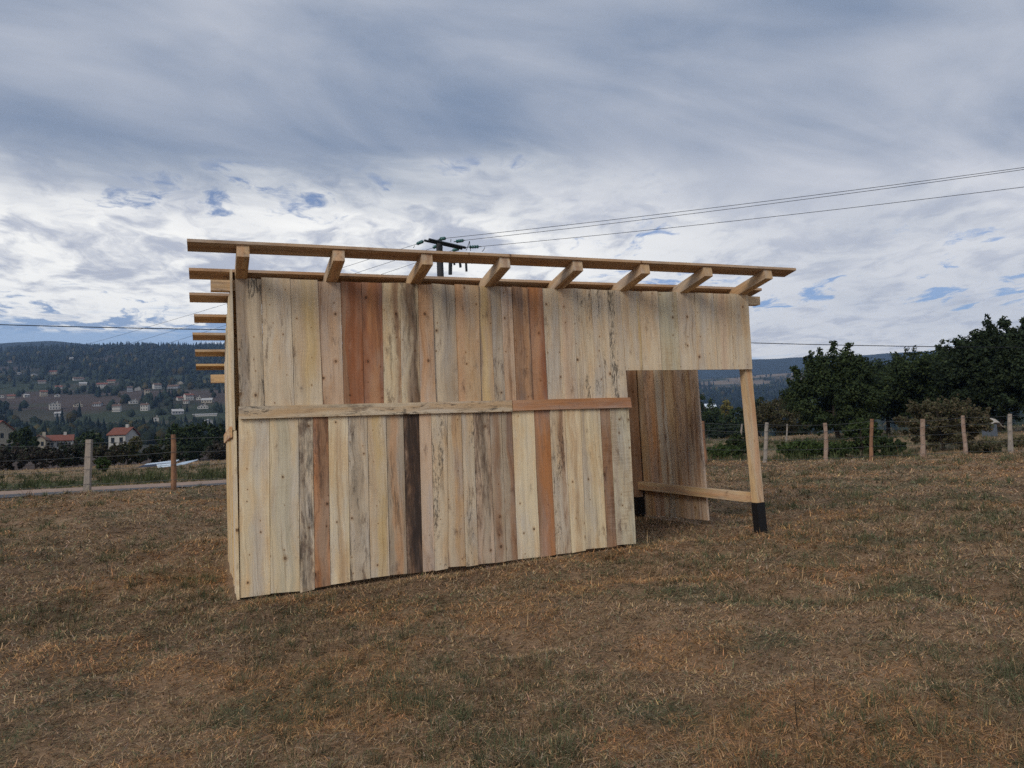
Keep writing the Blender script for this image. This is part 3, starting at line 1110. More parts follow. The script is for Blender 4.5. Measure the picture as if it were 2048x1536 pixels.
    bend = np.r_[bend, rng.uniform(0, .04, K)]
    width = np.r_[width, rng.uniform(.004, .007, K) * np.clip(kr / 7, .8, 3)]
    C = np.concatenate([C, np.where((rng.random(K) < .5)[:, None], np.array([.045, .034, .024]), C_STRAW) * rng.uniform(.6, 1.2, (K, 1))])
    me2 = blade_mesh('grass_tufts', P0, phi, length, rise, bend, width, C)
    tag(obj('grass_tufts', me2), 'scattered tufts of standing grass in the field', 'grass', kind='stuff')
    # verge beyond the road and rough growth beyond the right fence
    N = 60000
    az = np.radians(rng.uniform(-43, 43, N))
    r = 20 * (75 / 20) ** rng.random(N)
    x, y = r * np.sin(az), r * np.cos(az)
    right = y > 20.4 + .35 * x
    k = clear_of_things(x, y) & ((road_dist(x, y) > 1.9) | (x > 4)) & (right | (x < 4))
    x, y, r = x[k], y[k], r[k]
    n = len(x)
    C, isg = pick_colors(x, y, n)
    g, lush, bare = zones(x, y)
    length = rng.uniform(.05, .16, n) * (r / 30) ** .5 * (1 + 1.3 * lush * (x > 2))
    P0 = np.c_[x, y, H(x, y) - .01]
    me3 = blade_mesh('verge_grass', P0, rng.uniform(0, 6.28, n), length, rng.uniform(.1, .9, n), rng.uniform(0, .1, n), rng.uniform(.010, .022, n) * (r / 30), C * .72)
    tag(obj('verge_grass', me3), 'rough grass growing beyond the road and the fences', 'grass', kind='stuff')


build_grass()

# ------------------------------------------------------------------ the shed
shed = empty('wooden_shed', SHED_O, SHED_RZ, label='unfinished shed of rough sawn vertical planks with an open rafter roof', category='shed')
WK = 1.20          # board colours are noted as seen; this brings them to surface colour


def wc(r, g, b):
    c = srgb(r, g, b)
    return tuple(min(.85, q * WK) for q in c)


BASES = {
    'cream': wc(207, 190, 157), 'pale': wc(198, 181, 154), 'grey': wc(166, 151, 130), 'pink': wc(188, 162, 136), 'tan': wc(182, 153, 117),
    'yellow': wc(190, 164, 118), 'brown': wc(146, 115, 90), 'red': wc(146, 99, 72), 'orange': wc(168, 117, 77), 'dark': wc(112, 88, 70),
    'green': wc(184, 175, 150), 'newwood': wc(194, 164, 122), 'peach': wc(184, 144, 108),
}
STAIN_BLACK = (.045, .040, .036)
STAIN_BROWN = (.085, .050, .035)
STAIN_BLUE = (.17, .185, .185)


def wood(o, base, heart=None, pos=0.0, width=0.0, stain=.25, scol=STAIN_BLACK, speck=.25, saw=.2, knots=.35, jitter=.05):
    c = BASES[base] if isinstance(base, str) else base
    j = 1 + rnd.uniform(-jitter, jitter)
    o.color = (c[0] * j, c[1] * j, c[2] * j, 1.0)
    h = BASES[heart] if isinstance(heart, str) else (heart or c)
    o['heart_col'] = [float(q) for q in h]
    o['heart_pos'] = float(pos)
    o['heart_width'] = float(width)
    o['stain'] = float(stain)
    o['stain_col'] = [float(q) for q in scol]
    o['speck'] = float(speck)
    o['saw'] = float(saw)
    o['knots'] = float(knots)
    return o


def board_mesh(b0, b1, t0, t1, length, thick, segs=5, wob=.0012, cup=.0035, slant=0.0):
    """x across, y into the wall (0 = outer face), z along; b0,b1 / t0,t1 = edges at bottom / top"""
    V, F = [], []
    c0, c1 = rnd.uniform(-cup, cup), rnd.uniform(-cup, cup)
    for i in range(segs + 1):
        t = i / segs
        jl = rnd.uniform(-wob, wob) if 0 < i < segs else 0
        jr = rnd.uniform(-wob, wob) if 0 < i < segs else 0
        bw = rnd.uniform(-.0015, .0015)
        xl, xr = b0 + (t0 - b0) * t + jl, b1 + (t1 - b1) * t + jr
        zl = t * length + (slant if i == 0 else 0)
        zr = t * length - (slant if i == 0 else 0)
        if i == segs:
            s = rnd.uniform(-.006, .006)
            zl, zr = length + s, length - s
        V += [(xl, c0 + bw, zl), (xr, c1 + bw, zr), (xr, c1 + bw + thick, zr), (xl, c0 + bw + thick, zl)]
    for i in range(segs):
        a, b = i * 4, i * 4 + 4
        for k in range(4):
            j = (k + 1) % 4
            F.append((a + k, a + j, b + j, b + k))
    F.append((3, 2, 1, 0))
    e = segs * 4
    F.append((e, e + 1, e + 2, e + 3))
    return mesh('plank', V, F, WOOD)


def front_plank(ub0, ub1, ut0, ut1, z0, z1, spec, proud=None, gap=.0017, slant=0.0, label=None):
    cx = (ub0 + ub1) / 2
    pr = rnd.uniform(-.002, .008) if proud is None else proud
    me = board_mesh(ub0 - cx + gap, ub1 - cx - gap, ut0 - cx + gap, ut1 - cx - gap, z1 - z0, .024, slant=slant)
    o = obj('plank', me, shed, (cx, pr, z0))
    wood(o, *spec[0], **spec[1])
    if label:
        o['label'] = label
    return o


def S(*a, **k):
    return (a, k)


UP = [(0.0, 0.021), (0.218, 0.224), (0.466, 0.478), (0.707, 0.726), (0.913, 0.913), (1.106, 1.098), (1.297, 1.278), (1.468, 1.447), (1.642, 1.624),
      (1.779, 1.775), (2.009, 2.007), (2.249, 2.225), (2.374, 2.369), (2.479, 2.483), (2.601, 2.599), (2.773, 2.77), (2.932, 2.932), (3.104, 3.098),
      (3.273, 3.265), (3.479, 3.47), (3.666, 3.655), (3.82, 3.843)]
UP_SPEC = [
    S('grey', 'pale', .03, .06, stain=.30, speck=.95, knots=.35), S('pale', speck=.35, knots=.75, stain=.1), S('pale', 'yellow', .02, .06, stain=.12, knots=.25),
    S('pink', 'brown', -.09, .018, stain=.18), S('red', 'brown', -.08, .03, stain=.22, scol=STAIN_BROWN, knots=.2), S('red', 'orange', .02, .05, stain=.15, scol=STAIN_BROWN, knots=.2),
    S('cream', 'brown', .06, .035, stain=.32, scol=(.075, .05, .035)), S('cream', 'dark', .04, .07, stain=.50, scol=(.055, .038, .028), knots=.3),
    S('pink', 'peach', -.04, .035, stain=.12, knots=.3), S('grey', 'pale', -.06, .05, stain=.28, speck=.35), S('tan', 'peach', -.08, .06, stain=.15, knots=.4),
    S('tan', 'yellow', .0, .05, stain=.12, knots=.2), S('grey', stain=.22, scol=STAIN_BLUE, knots=.25), S('pink', 'brown', .0, .02, stain=.25, scol=STAIN_BROWN),
    S('brown', 'peach', .04, .03, stain=.36, scol=STAIN_BROWN, knots=.35), S('red', 'orange', -.02, .06, stain=.22, scol=STAIN_BROWN, knots=.3),
    S('pale', stain=.12, knots=.4), S('pale', 'pink', .0, .06, stain=.1, knots=.3), S('pale', stain=.15, speck=.80, knots=.45), S('pale', stain=.12, speck=.75, knots=.4),
    S('pale', stain=.12, speck=.90, knots=.3)]
TOPZ = [2.752, 2.762, 2.755, 2.742, 2.748, 2.748, 2.752, 2.752, 2.745, 2.755, 2.755, 2.752, 2.752, 2.75, 2.75, 2.752, 2.748, 2.75, 2.752, 2.748, 2.75]
UP_LABEL = {4: 'reddish-brown plank with a dark grey left edge', 7: 'plank with a pale left strip and dark brown streaks'}
for i in range(21):
    g = .0009 if i not in (4, 14) else .0032
    front_plank(UP[i][1], UP[i + 1][1], UP[i][0], UP[i + 1][0], 1.585, TOPZ[i], UP_SPEC[i], gap=g, label=UP_LABEL.get(i))
HD = [(3.82, 3.838), (4.048, 4.041), (4.276, 4.273), (4.514, 4.51), (4.744, 4.739), (4.985, 4.985), (5.218, 5.203), (5.455, 5.446)]
HD_SPEC = [S('pale', 'yellow', .09, .018, stain=.12, knots=.6, speck=.3), S('pale', stain=.06, knots=.55), S('green', stain=.08, knots=.55, saw=.6), S('pale', stain=.06, knots=.6),
           S('pale', stain=.06, knots=.6), S('pale', 'pink', 0, .06, stain=.05, knots=.5), S('pale', stain=.12, scol=STAIN_BLUE, knots=.55)]
for i in range(7):
    front_plank(HD[i][1], HD[i + 1][1], HD[i][0], HD[i + 1][0], 1.9035, 2.75, HD_SPEC[i], gap=.0014)
LO = [(0.007, -0.008, 0.001), (0.263, 0.24, 0.007), (0.51, 0.486, -0.003), (0.635, 0.614, 0.022), (0.767, 0.748, 0.034), (0.945, 0.924, 0.046), (1.118, 1.103, 0.054),
      (1.293, 1.281, 0.058), (1.458, 1.443, 0.055), (1.606, 1.589, 0.058), (1.722, 1.704, 0.06), (1.883, 1.83, 0.075), (2.018, 2.006, 0.067), (2.143, 2.13, 0.074),
      (2.307, 2.302, 0.072), (2.431, 2.42, 0.079), (2.541, 2.533, 0.083), (2.775, 2.77, 0.084), (2.943, 2.937, 0.093), (3.108, 3.106, 0.097), (3.287, 3.267, 0.112),
      (3.509, 3.509, 0.11), (3.625, 3.619, 0.12), (3.848, 3.845, 0.111)]
LO_SPEC = [
    S('cream', stain=.05, speck=.12, knots=.45, saw=.2), S('cream', 'green', 0, .07, stain=.04, speck=.12, knots=.4, saw=.2), S('pale', 'grey', .0, .04, stain=.50, speck=.5),
    S('orange', 'brown', .03, .05, stain=.46, scol=STAIN_BROWN, speck=.4), S('cream', 'tan', .02, .04, stain=.1, knots=.4), S('pale', 'grey', .0, .05, stain=.40, speck=.6),
    S('pale', 'yellow', .03, .05, stain=.1, knots=.45), S('grey', 'peach', .0, .05, stain=.35, speck=.3), S('dark', 'brown', -.05, .03, stain=.78, scol=(.030, .024, .022), speck=.6, knots=.2),
    S('pink', stain=.22, knots=.3), S('pale', stain=.3, speck=.85, knots=.3), S('tan', 'pale', -.04, .04, stain=.26, scol=STAIN_BROWN), S('pale', stain=.28, speck=.9),
    S('pink', 'grey', .02, .05, stain=.52, scol=STAIN_BROWN, speck=.45), S('grey', 'brown', .0, .04, stain=.32), S('brown', 'grey', -.03, .04, stain=.35, scol=STAIN_BROWN, knots=.3),
    S('cream', stain=.04, knots=.5, speck=.15), S('orange', 'brown', -.07, .03, stain=.12, scol=STAIN_BROWN, knots=.08), S('pale', 'brown', .035, .035, stain=.36, scol=STAIN_BROWN, speck=.8),
    S('cream', 'tan', .0, .05, stain=.12), S('cream', 'grey', -.08, .022, stain=.14, scol=STAIN_BLUE, knots=.3), S('brown', stain=.22, scol=STAIN_BROWN, saw=1.0, knots=.3),
    S('green', 'grey', -.07, .03, stain=.3, scol=STAIN_BLUE, saw=.8)]
LO_LABEL = {8: 'very dark purplish-brown stained plank', 17: 'orange-brown plank with a darker left edge'}
for i in range(23):
    front_plank(LO[i][1], LO[i + 1][1], LO[i][0], LO[i + 1][0], LO[i][2] - .004, 1.545, LO_SPEC[i], proud=rnd.uniform(-.004, .009), slant=(LO[i][2] - LO[i + 1][2]) * .35, label=LO_LABEL.get(i))


def stick(name, length, wx, ty, loc, rot, spec, parent=shed, segs=4, wob=.0015, label=None):
    """a timber with its length along local z, before rotation"""
    me = board_mesh(-wx / 2, wx / 2, -wx / 2, wx / 2, length, ty, segs=segs, wob=wob, cup=.0008)
    me.name = name
    o = obj(name, me, parent, loc)
    o.rotation_euler = rot
    wood(o, *spec[0], **spec[1])
    if label:
        o['label'] = label
    return o


HORIZ = (0, R(90), 0)        # local z to +u, local x to -z
# battens over the plank joint
stick('batten', 2.525, .108, .022, (.010, -.0285, 1.568), (0, R(90.10), 0), S('pale', 'tan', .0, .03, stain=.26, speck=.8, knots=.3), label='weathered grey-tan batten with black grain')
stick('batten', 1.320, .104, .024, (2.541, -.0275, 1.567), (0, R(90.05), 0), S('orange', 'cream', 0, 0, stain=.12, scol=STAIN_BROWN, knots=.05, speck=.1), label='orange-brown batten')

# roof line
SL = .17957
TH = math.atan(SL)


def roof_z(w):          # upper face of the purlins
    return 2.9606 - SL * (w + .4626)


NEW = [S('newwood', stain=.05, speck=.1, knots=.15, saw=.3), S('tan', 'newwood', 0, .04, stain=.08, speck=.1, knots=.2), S('yellow', 'pink', 0, .03, stain=.06, speck=.1, knots=.2)]
# rafters: length runs down the roof towards the back
RAF_U = [.052, .832, 1.615, 2.362, 3.115, 3.862, 4.610, 5.376]
for u in RAF_U:
    L = 3.72 / math.cos(TH)
    w0 = -.447
    zt = roof_z(w0) - .0285
    o = obj('rafter', board_mesh(-.05, .05, -.05, .05, L, .102, segs=4, wob=.001, cup=.0005), shed, (u, w0, zt))
    # local z -> +w and down, local y -> down, local x -> -u
    zc_ = Vector((0, math.cos(TH), -math.sin(TH)))
    yc_ = Vector((0, -math.sin(TH), -math.cos(TH)))
    xc_ = yc_.cross(zc_)
    o.rotation_euler = Matrix((xc_, yc_, zc_)).transposed().to_euler()
    wood(o, wc(182, 155, 121), rnd.choice(['peach', 'brown', 'tan']), rnd.uniform(-.02, .02), .03, stain=.14, scol=STAIN_BROWN, speck=.2, knots=.3)
# purlins: flat planks across the rafters
for i in range(7):
    w0 = -.4626 + .5826 * i + rnd.uniform(-.004, .004)
    ul = -.375 + [0, .0, -.01, .02, -.005, .01, .01][i]
    ur = 5.7476 + [.0, .0, -.04, .03, -.02, .02, 0][i]
    L = ur - ul
    zc_ = Vector((1, 0, 0))
    xc_ = Vector((0, math.cos(TH), -math.sin(TH)))          # across, down the roof
    yc_ = zc_.cross(xc_)
    o = obj('purlin', board_mesh(0, .196, 0, .198, L, .0265, segs=6, wob=.003, cup=.001), shed, (ul, w0, roof_z(w0)))
    o.rotation_euler = Matrix((xc_, yc_, zc_)).transposed().to_euler()
    # thickness must hang below the roof line
    if yc_.z > 0:
        o.location = Vector((ul, w0, roof_z(w0))) - yc_ * .0265
    wood(o, [wc(170, 142, 112), wc(166, 137, 108), wc(160, 132, 104), wc(168, 140, 108), wc(172, 143, 108), wc(182, 154, 114), wc(184, 156, 114)][i], 'brown', .1, .05, stain=.16, scol=STAIN_BROWN, speck=.15, knots=.3)


def beam(name, u0, u1, w0, w1, z0, z1, spec, label=None):
    """horizontal timber along the front direction"""
    me = board_mesh(-(z1 - z0) / 2, (z1 - z0) / 2, -(z1 - z0) / 2, (z1 - z0) / 2, u1 - u0, w1 - w0, segs=5, wob=.0015, cup=.0005)
    o = obj(name, me, shed, (u0, w0, (z0 + z1) / 2))
    o.rotation_euler = HORIZ
    wood(o, *spec[0], **spec[1])
    if label:
        o['label'] = label
    return o


def depth_beam(name, u0, u1, w0, w1, z0, z1, spec, rise=0.0):
    """horizontal timber running front to back; its outer face looks to -u"""
    me = board_mesh(-(z1 - z0) / 2, (z1 - z0) / 2, -(z1 - z0) / 2, (z1 - z0) / 2, w1 - w0, u1 - u0, segs=4, wob=.0012, cup=.0005)
    o = obj(name, me, shed, (u0, w0, (z0 + z1) / 2))
    zc_ = Vector((0, 1, rise)).normalized()
    yc_ = Vector((1, 0, 0))
    xc_ = yc_.cross(zc_)
    o.rotation_euler = Matrix((xc_, yc_, zc_)).transposed().to_euler()
    wood(o, *spec[0], **spec[1])
    return o


beam('header_beam', -.20, 5.645, .034, .124, 2.642, 2.737, S('newwood', 'tan', 0, .02, stain=.08, knots=.25))
beam('rear_beam', -.20, 5.60, 3.005, 3.10, 2.10, 2.198, S('newwood', stain=.04, knots=.2))
beam('wall_rail', .14, 3.74, .035, .085, 1.50, 1.60, S('newwood', stain=.04))
beam('wall_rail', .14, 3.74, .035, .085, .45, .55, S('newwood', stain=.04))
beam('wall_rail', .14, 5.30, 3.02, 3.07, .45, .55, S('newwood', stain=.04))
depth_beam('side_rail', 5.355, 5.452, .15, 2.98, .425, .530, S('newwood', 'peach', 0, .03, stain=.05, knots=.2), rise=.022)
depth_beam('side_rail', .01, .06, .15, 2.98, .45, .55, S('newwood', stain=.05))
depth_beam('side_rail', .01, .06, .15, 2.98, 1.45, 1.55, S('newwood', stain=.05))


def post(u, w, z0, z1, lean_u=0.0, size=.095, foot=.31, spec=S('newwood', 'peach', .01, .03, stain=.05, knots=.25)):
    """lean_u: how far the foot stands out along u; z0 is at ground"""
    me = board_mesh(-size / 2, size / 2, -size / 2, size / 2, z1 - z0, size, segs=4, wob=.001, cup=.0005)
    o = obj('post', me, shed, (u + lean_u, w, z0))
    o.rotation_euler = (0, math.atan2(-lean_u, z1 - z0), 0)
    wood(o, *spec[0], **spec[1])
    f = MB().box(-size / 2 - .004, size / 2 + .004, -.004, size + .004, -.12, foot).build('post_foot', BLACK, o)
    f['label'] = 'black bitumen sleeve on the post foot'
    return o


post(.065, .034, -.02, 2.64)
post(3.775, .034, .09, 2.64)
post(5.395, .034, .11, 2.64, lean_u=.075)
post(.065, 3.0, .0, 2.10)
post(5.39, 3.0, .10, 2.10)
post(5.385, 2.52, .10, 2.35, foot=.27, spec=S('brown', stain=.1))
post(.065, 1.5, .0, 2.44)

# left side wall: lapped boards seen nearly edge-on
w = .0
k = 0
while w < 3.08:
    wd = rnd.uniform(.17, .24)
    w1 = min(w + wd, 3.10)
    for (z0, z1, off) in ((1.42, None, .0), (rnd.uniform(-.03, .01), 1.41, .0)):
        zt = (roof_z((w + w1) / 2) - .035) if z1 is None else z1
        me = board_mesh(-(w1 - w) / 2, (w1 - w) / 2, -(w1 - w) / 2, (w1 - w) / 2, zt - z0, .022, wob=.002)
        o = obj('plank', me, shed, (-.032 - rnd.uniform(0, .012), (w + w1) / 2, z0))
        # outer face to -u; each board kicks out a little at its near edge
        o.rotation_euler = (0, 0, R(-90) + (.07 if k % 2 else -.05) * rnd.uniform(.5, 1.2))
        wood(o, rnd.choice(['cream', 'yellow', 'cream', 'pale', 'green']), stain=.10, speck=.2, knots=.3)
    w = w1 + .002
    k += 1
for a, c in ((.16, 3.12),):
    depth_beam('batten', -.062, -.040, a, c, 1.362, 1.458, S('peach', 'newwood', 0, .03, stain=.1))

# right side wall, open towards the front
RW = [(1.112, 1.052), (1.264, 1.212), (1.375, 1.332), (1.617, 1.546), (1.883, 1.756), (2.123, 2.025), (2.4, 2.281), (2.6, 2.5), (2.85, 2.80), (3.10, 3.10)]
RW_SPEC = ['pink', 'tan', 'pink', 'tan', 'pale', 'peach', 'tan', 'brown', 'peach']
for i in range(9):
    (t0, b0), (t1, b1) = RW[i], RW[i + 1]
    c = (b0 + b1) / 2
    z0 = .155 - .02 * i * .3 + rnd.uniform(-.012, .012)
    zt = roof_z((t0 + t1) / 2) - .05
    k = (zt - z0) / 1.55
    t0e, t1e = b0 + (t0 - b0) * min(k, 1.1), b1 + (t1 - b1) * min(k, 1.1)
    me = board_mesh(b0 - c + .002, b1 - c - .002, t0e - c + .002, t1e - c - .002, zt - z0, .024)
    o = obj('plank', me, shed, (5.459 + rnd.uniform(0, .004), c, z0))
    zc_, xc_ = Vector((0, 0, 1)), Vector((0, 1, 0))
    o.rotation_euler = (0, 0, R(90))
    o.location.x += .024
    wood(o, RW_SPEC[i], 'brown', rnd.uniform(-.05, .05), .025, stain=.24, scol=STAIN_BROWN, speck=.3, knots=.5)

# rear wall
w = 0.0
while w < 5.40:
    wd = rnd.uniform(.18, .26)
    w1 = min(w + wd, 5.44)
    me = board_mesh(-(w1 - w) / 2 + .002, (w1 - w) / 2 - .002, -(w1 - w) / 2 + .002, (w1 - w) / 2 - .002, 2.05, .024)
    o = obj('plank', me, shed, ((w + w1) / 2, 3.104, .02 + .02 * w))
    wood(o, rnd.choice(['pale', 'tan', 'grey', 'pink', 'brown']), stain=.25, speck=.3)
    w = w1


# ------------------------------------------------------------------ trees and bushes
def leaf_cloud(centres, radii, n, size, palette, squash=.85, seed=0):
    """leaf-sized faces gathered in clumps; returns vertices, faces, colours"""
    g = np.random.default_rng(seed)
    centres = np.asarray(centres, float)
    radii = np.asarray(radii, float)
    wgt = radii ** 2
    pick = g.choice(len(centres), n, p=wgt / wgt.sum())
    d = g.normal(size=(n, 3))
    d /= np.linalg.norm(d, axis=1)[:, None]
    q = g.random(n) ** .45
    p = centres[pick] + d * (radii[pick] * q)[:, None] * np.array([1, 1, squash])
    nrm = d * .7 + g.normal(size=(n, 3)) * .6 + np.array([0, 0, .35])
    nrm /= np.linalg.norm(nrm, axis=1)[:, None]
    a = np.cross(nrm, g.normal(size=(n, 3)))
    a /= np.linalg.norm(a, axis=1)[:, None]
    b = np.cross(nrm, a)
    s = size * g.uniform(.55, 1.3, n)
    V = np.stack([p - a * s[:, None], p - b * (s * .5)[:, None], p + a * s[:, None], p + b * (s * .5)[:, None] + nrm * (s * .15)[:, None]], 1).reshape(-1, 3)
    F = np.arange(4 * n).reshape(n, 4)
    pal = np.asarray(palette)
    clump_tone = g.uniform(.7, 1.3, len(centres))
    C = pal[g.integers(0, len(pal), n)] * g.uniform(.65, 1.35, (n, 1)) * clump_tone[pick][:, None]
    return V, F, np.repeat(C, 4, 0)


OAK = [(.038, .058, .024), (.044, .064, .025), (.056, .074, .028), (.032, .050, .024)]
DARK = [(.026, .041, .023), (.032, .048, .024), (.039, .054, .026)]
OLIVE = [(.075, .075, .036), (.085, .075, .040), (.060, .066, .032), (.095, .078, .046)]
BROWNISH = [(.105, .092, .055), (.120, .100, .062), (.090, .086, .048), (.078, .086, .042), (.14, .11, .066)]
FRESH = [(.060, .092, .030), (.052, .080, .026), (.070, .100, .034)]
YELLOW = [(.16, .14, .045), (.13, .12, .042), (.18, .15, .05)]
PURPLE = [(.070, .058, .052), (.056, .052, .044), (.080, .066, .054), (.050, .058, .036)]


def tree(name, label, category, base, height, rx, ry=None, crown_from=.22, clumps=46, leaves=9000, leaf=.16, palette=OAK, trunk_r=None, seed=1,
         group=None, spiky=.0, shape=1.0, stems=1, lump=1.0):
    g = np.random.default_rng(seed)
    ry = ry or rx
    root = empty(name, base, 0, label=label, category=category, group=group)
    tr = trunk_r or height * .022
    cz0, cz1 = height * crown_from, height * .97
    mid = (cz0 + cz1) / 2
    hz = (cz1 - cz0) / 2
    cs, rs = [], []
    for i in range(clumps):
        d = g.normal(size=3)
        d /= np.linalg.norm(d)
        k = g.random() ** .33
        z = mid + d[2] * hz * k * .88
        tt = (z - cz0) / (cz1 - cz0)
        prof = max(.25, math.sin(math.pi * min(max(tt * .86 + .10, .02), .98)) ** (.6 * shape))
        cs.append((d[0] * rx * k * prof * .92, d[1] * ry * k * prof * .92, z))
        rs.append(g.uniform(.12, .26) * lump * (rx + hz) / 2 * (.7 + .3 * prof))
    # twig tips that break the outline
    body = list(cs)
    for i in range(int(clumps * spiky * 3)):
        c = body[int(g.integers(0, len(body)))]
        out = np.array([c[0], c[1], (c[2] - mid) * 1.2])
        out = out / (np.linalg.norm(out) + 1e-6) + np.array([0, 0, .75])
        out /= np.linalg.norm(out)
        base_r = rs[body.index(c)]
        for q in (.85, 1.12, 1.38):
            cs.append(tuple(np.array(c) + out * base_r * q + g.normal(size=3) * .03 * rx))
            rs.append(base_r * (.36 - .16 * (q - .85)) * g.uniform(.7, 1.2))
    V, F, C = leaf_cloud(cs, rs, leaves, leaf, palette, seed=seed + 5)
    me = np_mesh('crown', V, F, LEAF)
    vcol(me, C)
    m = MB()
    for sidx in range(stems):
        ox, oy = (0, 0) if stems == 1 else (g.uniform(-.5, .5) * rx * .6, g.uniform(-.5, .5) * ry * .6)
        top = Vector((ox * 1.4 + g.uniform(-.1, .1) * rx, oy * 1.4 + g.uniform(-.1, .1) * ry, mid + hz * .45))
        pts = [Vector((ox, oy, -.15)), Vector((ox, oy, 0)) + (top - Vector((ox, oy, 0))) * .35 + Vector((g.uniform(-.05, .05) * height, g.uniform(-.05, .05) * height, 0)), top]
        m.tube(pts, [tr * 1.25 / math.sqrt(stems), tr * .8 / math.sqrt(stems), tr * .2], 7)
        for j in range(5 if stems == 1 else 2):
            t = g.uniform(.3, .75)
            a0 = pts[0].lerp(pts[2], t)
            c = Vector(cs[int(g.integers(0, clumps))])
            m.tube([a0, a0.lerp(c, .5) + Vector((0, 0, .04 * height)), c], [tr * .42, tr * .25, tr * .08], 5)
    m.build('trunk', BARK, root, True)
    obj('crown', me, root)
    return root


def ground_pt(x, d):
    bx = bearing_x(x, d)
    return Vector((bx, d, gz(bx, d)))


def top_h(x, y, d):
    """height above ground of the line of sight at (x, y), depth d"""
    p = at(x, y, d)
    return p.z - gz(p.x, d)


# tall trees beyond the right fence
for i, (x, ytop, d, half, lab, pal, sp, seed) in enumerate([
    (1676, 694, 47, 98, 'dark green rounded tree at the end of the tall row, beside the open view', OAK, .35, 21),
    (1776, 706, 54, 128, 'dark tree in the low dip of the tall row, its trunk showing below the crown', DARK, .25, 22),
    (1902, 676, 50, 120, 'broad green tree rising behind the brownish thicket by the fence', OAK, .45, 23),
    (1996, 640, 46, 104, 'tallest dark tree of the row with ragged top twigs', DARK, .6, 24),
    (2096, 622, 44, 110, 'tall tree cut by the right edge of the picture', DARK, .5, 25),
    (1560, 792, 70, 66, 'rounded olive-green tree between the shed post and the tall row', OLIVE, .2, 26),
]):
    p = ground_pt(x, d)
    hgt = top_h(x, ytop, d)
    rx = half / FPX * d
    tree('broadleaf_tree', lab, 'tree', p, hgt, rx, rx * .9, crown_from=.04 if i not in (1, 4) else .14, clumps=150, leaves=36000 if i < 5 else 13000,
         leaf=.105, palette=pal, seed=seed, group='trees beyond the right fence', spiky=sp, shape=.7)
# background trees and hedges seen through the opening and past the post
for i, (x, ytop, d, half, lab, pal, seed) in enumerate([
    (1408, 775, 125, 34, 'green tree just right of the plank edge in the opening', OAK, 31),
    (1428, 797, 130, 22, 'small round bush above the white roof', FRESH, 32),
    (1456, 793, 135, 16, 'small pale yellow-green tree in the opening', YELLOW, 33),
    (1476, 806, 118, 24, 'dark green bush between the white roof and the shed post', OAK, 34),
    (1520, 782, 112, 34, 'dark tree right behind the leaning shed post', DARK, 35),
    (1622, 800, 95, 30, 'dark bush low beside the rounded olive tree', DARK, 36),
    (1392, 812, 105, 30, 'low dark hedge tree at the plank edge', DARK, 37),
    (1440, 838, 98, 36, 'low dark hedge below the white roof', DARK, 38),
    (1500, 830, 96, 34, 'dark hedge behind the shed post', DARK, 39),
    (1585, 838, 90, 44, 'low dark hedge under the rounded olive tree', DARK, 40),
]):
    p = ground_pt(x, d)
    hgt = max(1.2, top_h(x, ytop, d))
    rx = half / FPX * d
    tree('background_tree', lab, 'tree', p, hgt, rx, rx, crown_from=.05, clumps=40, leaves=5000, leaf=.17, palette=pal, seed=seed, group='trees across the lower field', shape=.6)
# bushes and thicket along the right fence
for i, (x, ytop, d, half, lab, cat, pal, lf, n, seed) in enumerate([
    (1888, 786, 31.5, 90, 'large brownish thicket behind the right fence', 'bush', BROWNISH, .055, 30000, 51),
    (1722, 828, 29.5, 40, 'bushy dark green shrub at the foot of the fence with pale stems', 'bush', FRESH + OAK, .07, 6500, 52),
    (1770, 872, 28.5, 40, 'low green shrub in front of the thicket', 'bush', OAK, .06, 5000, 53),
    (1476, 862, 33, 26, 'small dark bush beside the shed post', 'bush', OAK, .07, 3500, 54),
    (1598, 880, 27.5, 52, 'low green weedy clump behind the fence', 'bush', FRESH, .06, 6000, 55),
    (1962, 882, 28.5, 48, 'low dark scrub at the thicket edge', 'bush', BROWNISH, .06, 4500, 56),
    (1664, 884, 27.0, 40, 'low green clump behind the tilted fence post', 'bush', OAK + FRESH, .06, 4500, 57),
    (1440, 888, 27.5, 40, 'patch of low green growth at the fence beside the opening', 'bush', FRESH, .05, 3500, 58),
    (2046, 876, 31, 44, 'brown scrub at the right edge', 'bush', BROWNISH, .06, 4000, 59),
]):
    p = ground_pt(x, d)
    hgt = max(.35, top_h(x, ytop, d))
    rx = half / FPX * d
    tree('bush', lab, cat, p, hgt, rx, rx * .8, crown_from=.0, clumps=120, leaves=n, leaf=lf, palette=pal, trunk_r=.03, seed=seed, group='bushes along the right fence', spiky=.5, shape=.45, stems=5, lump=.62)
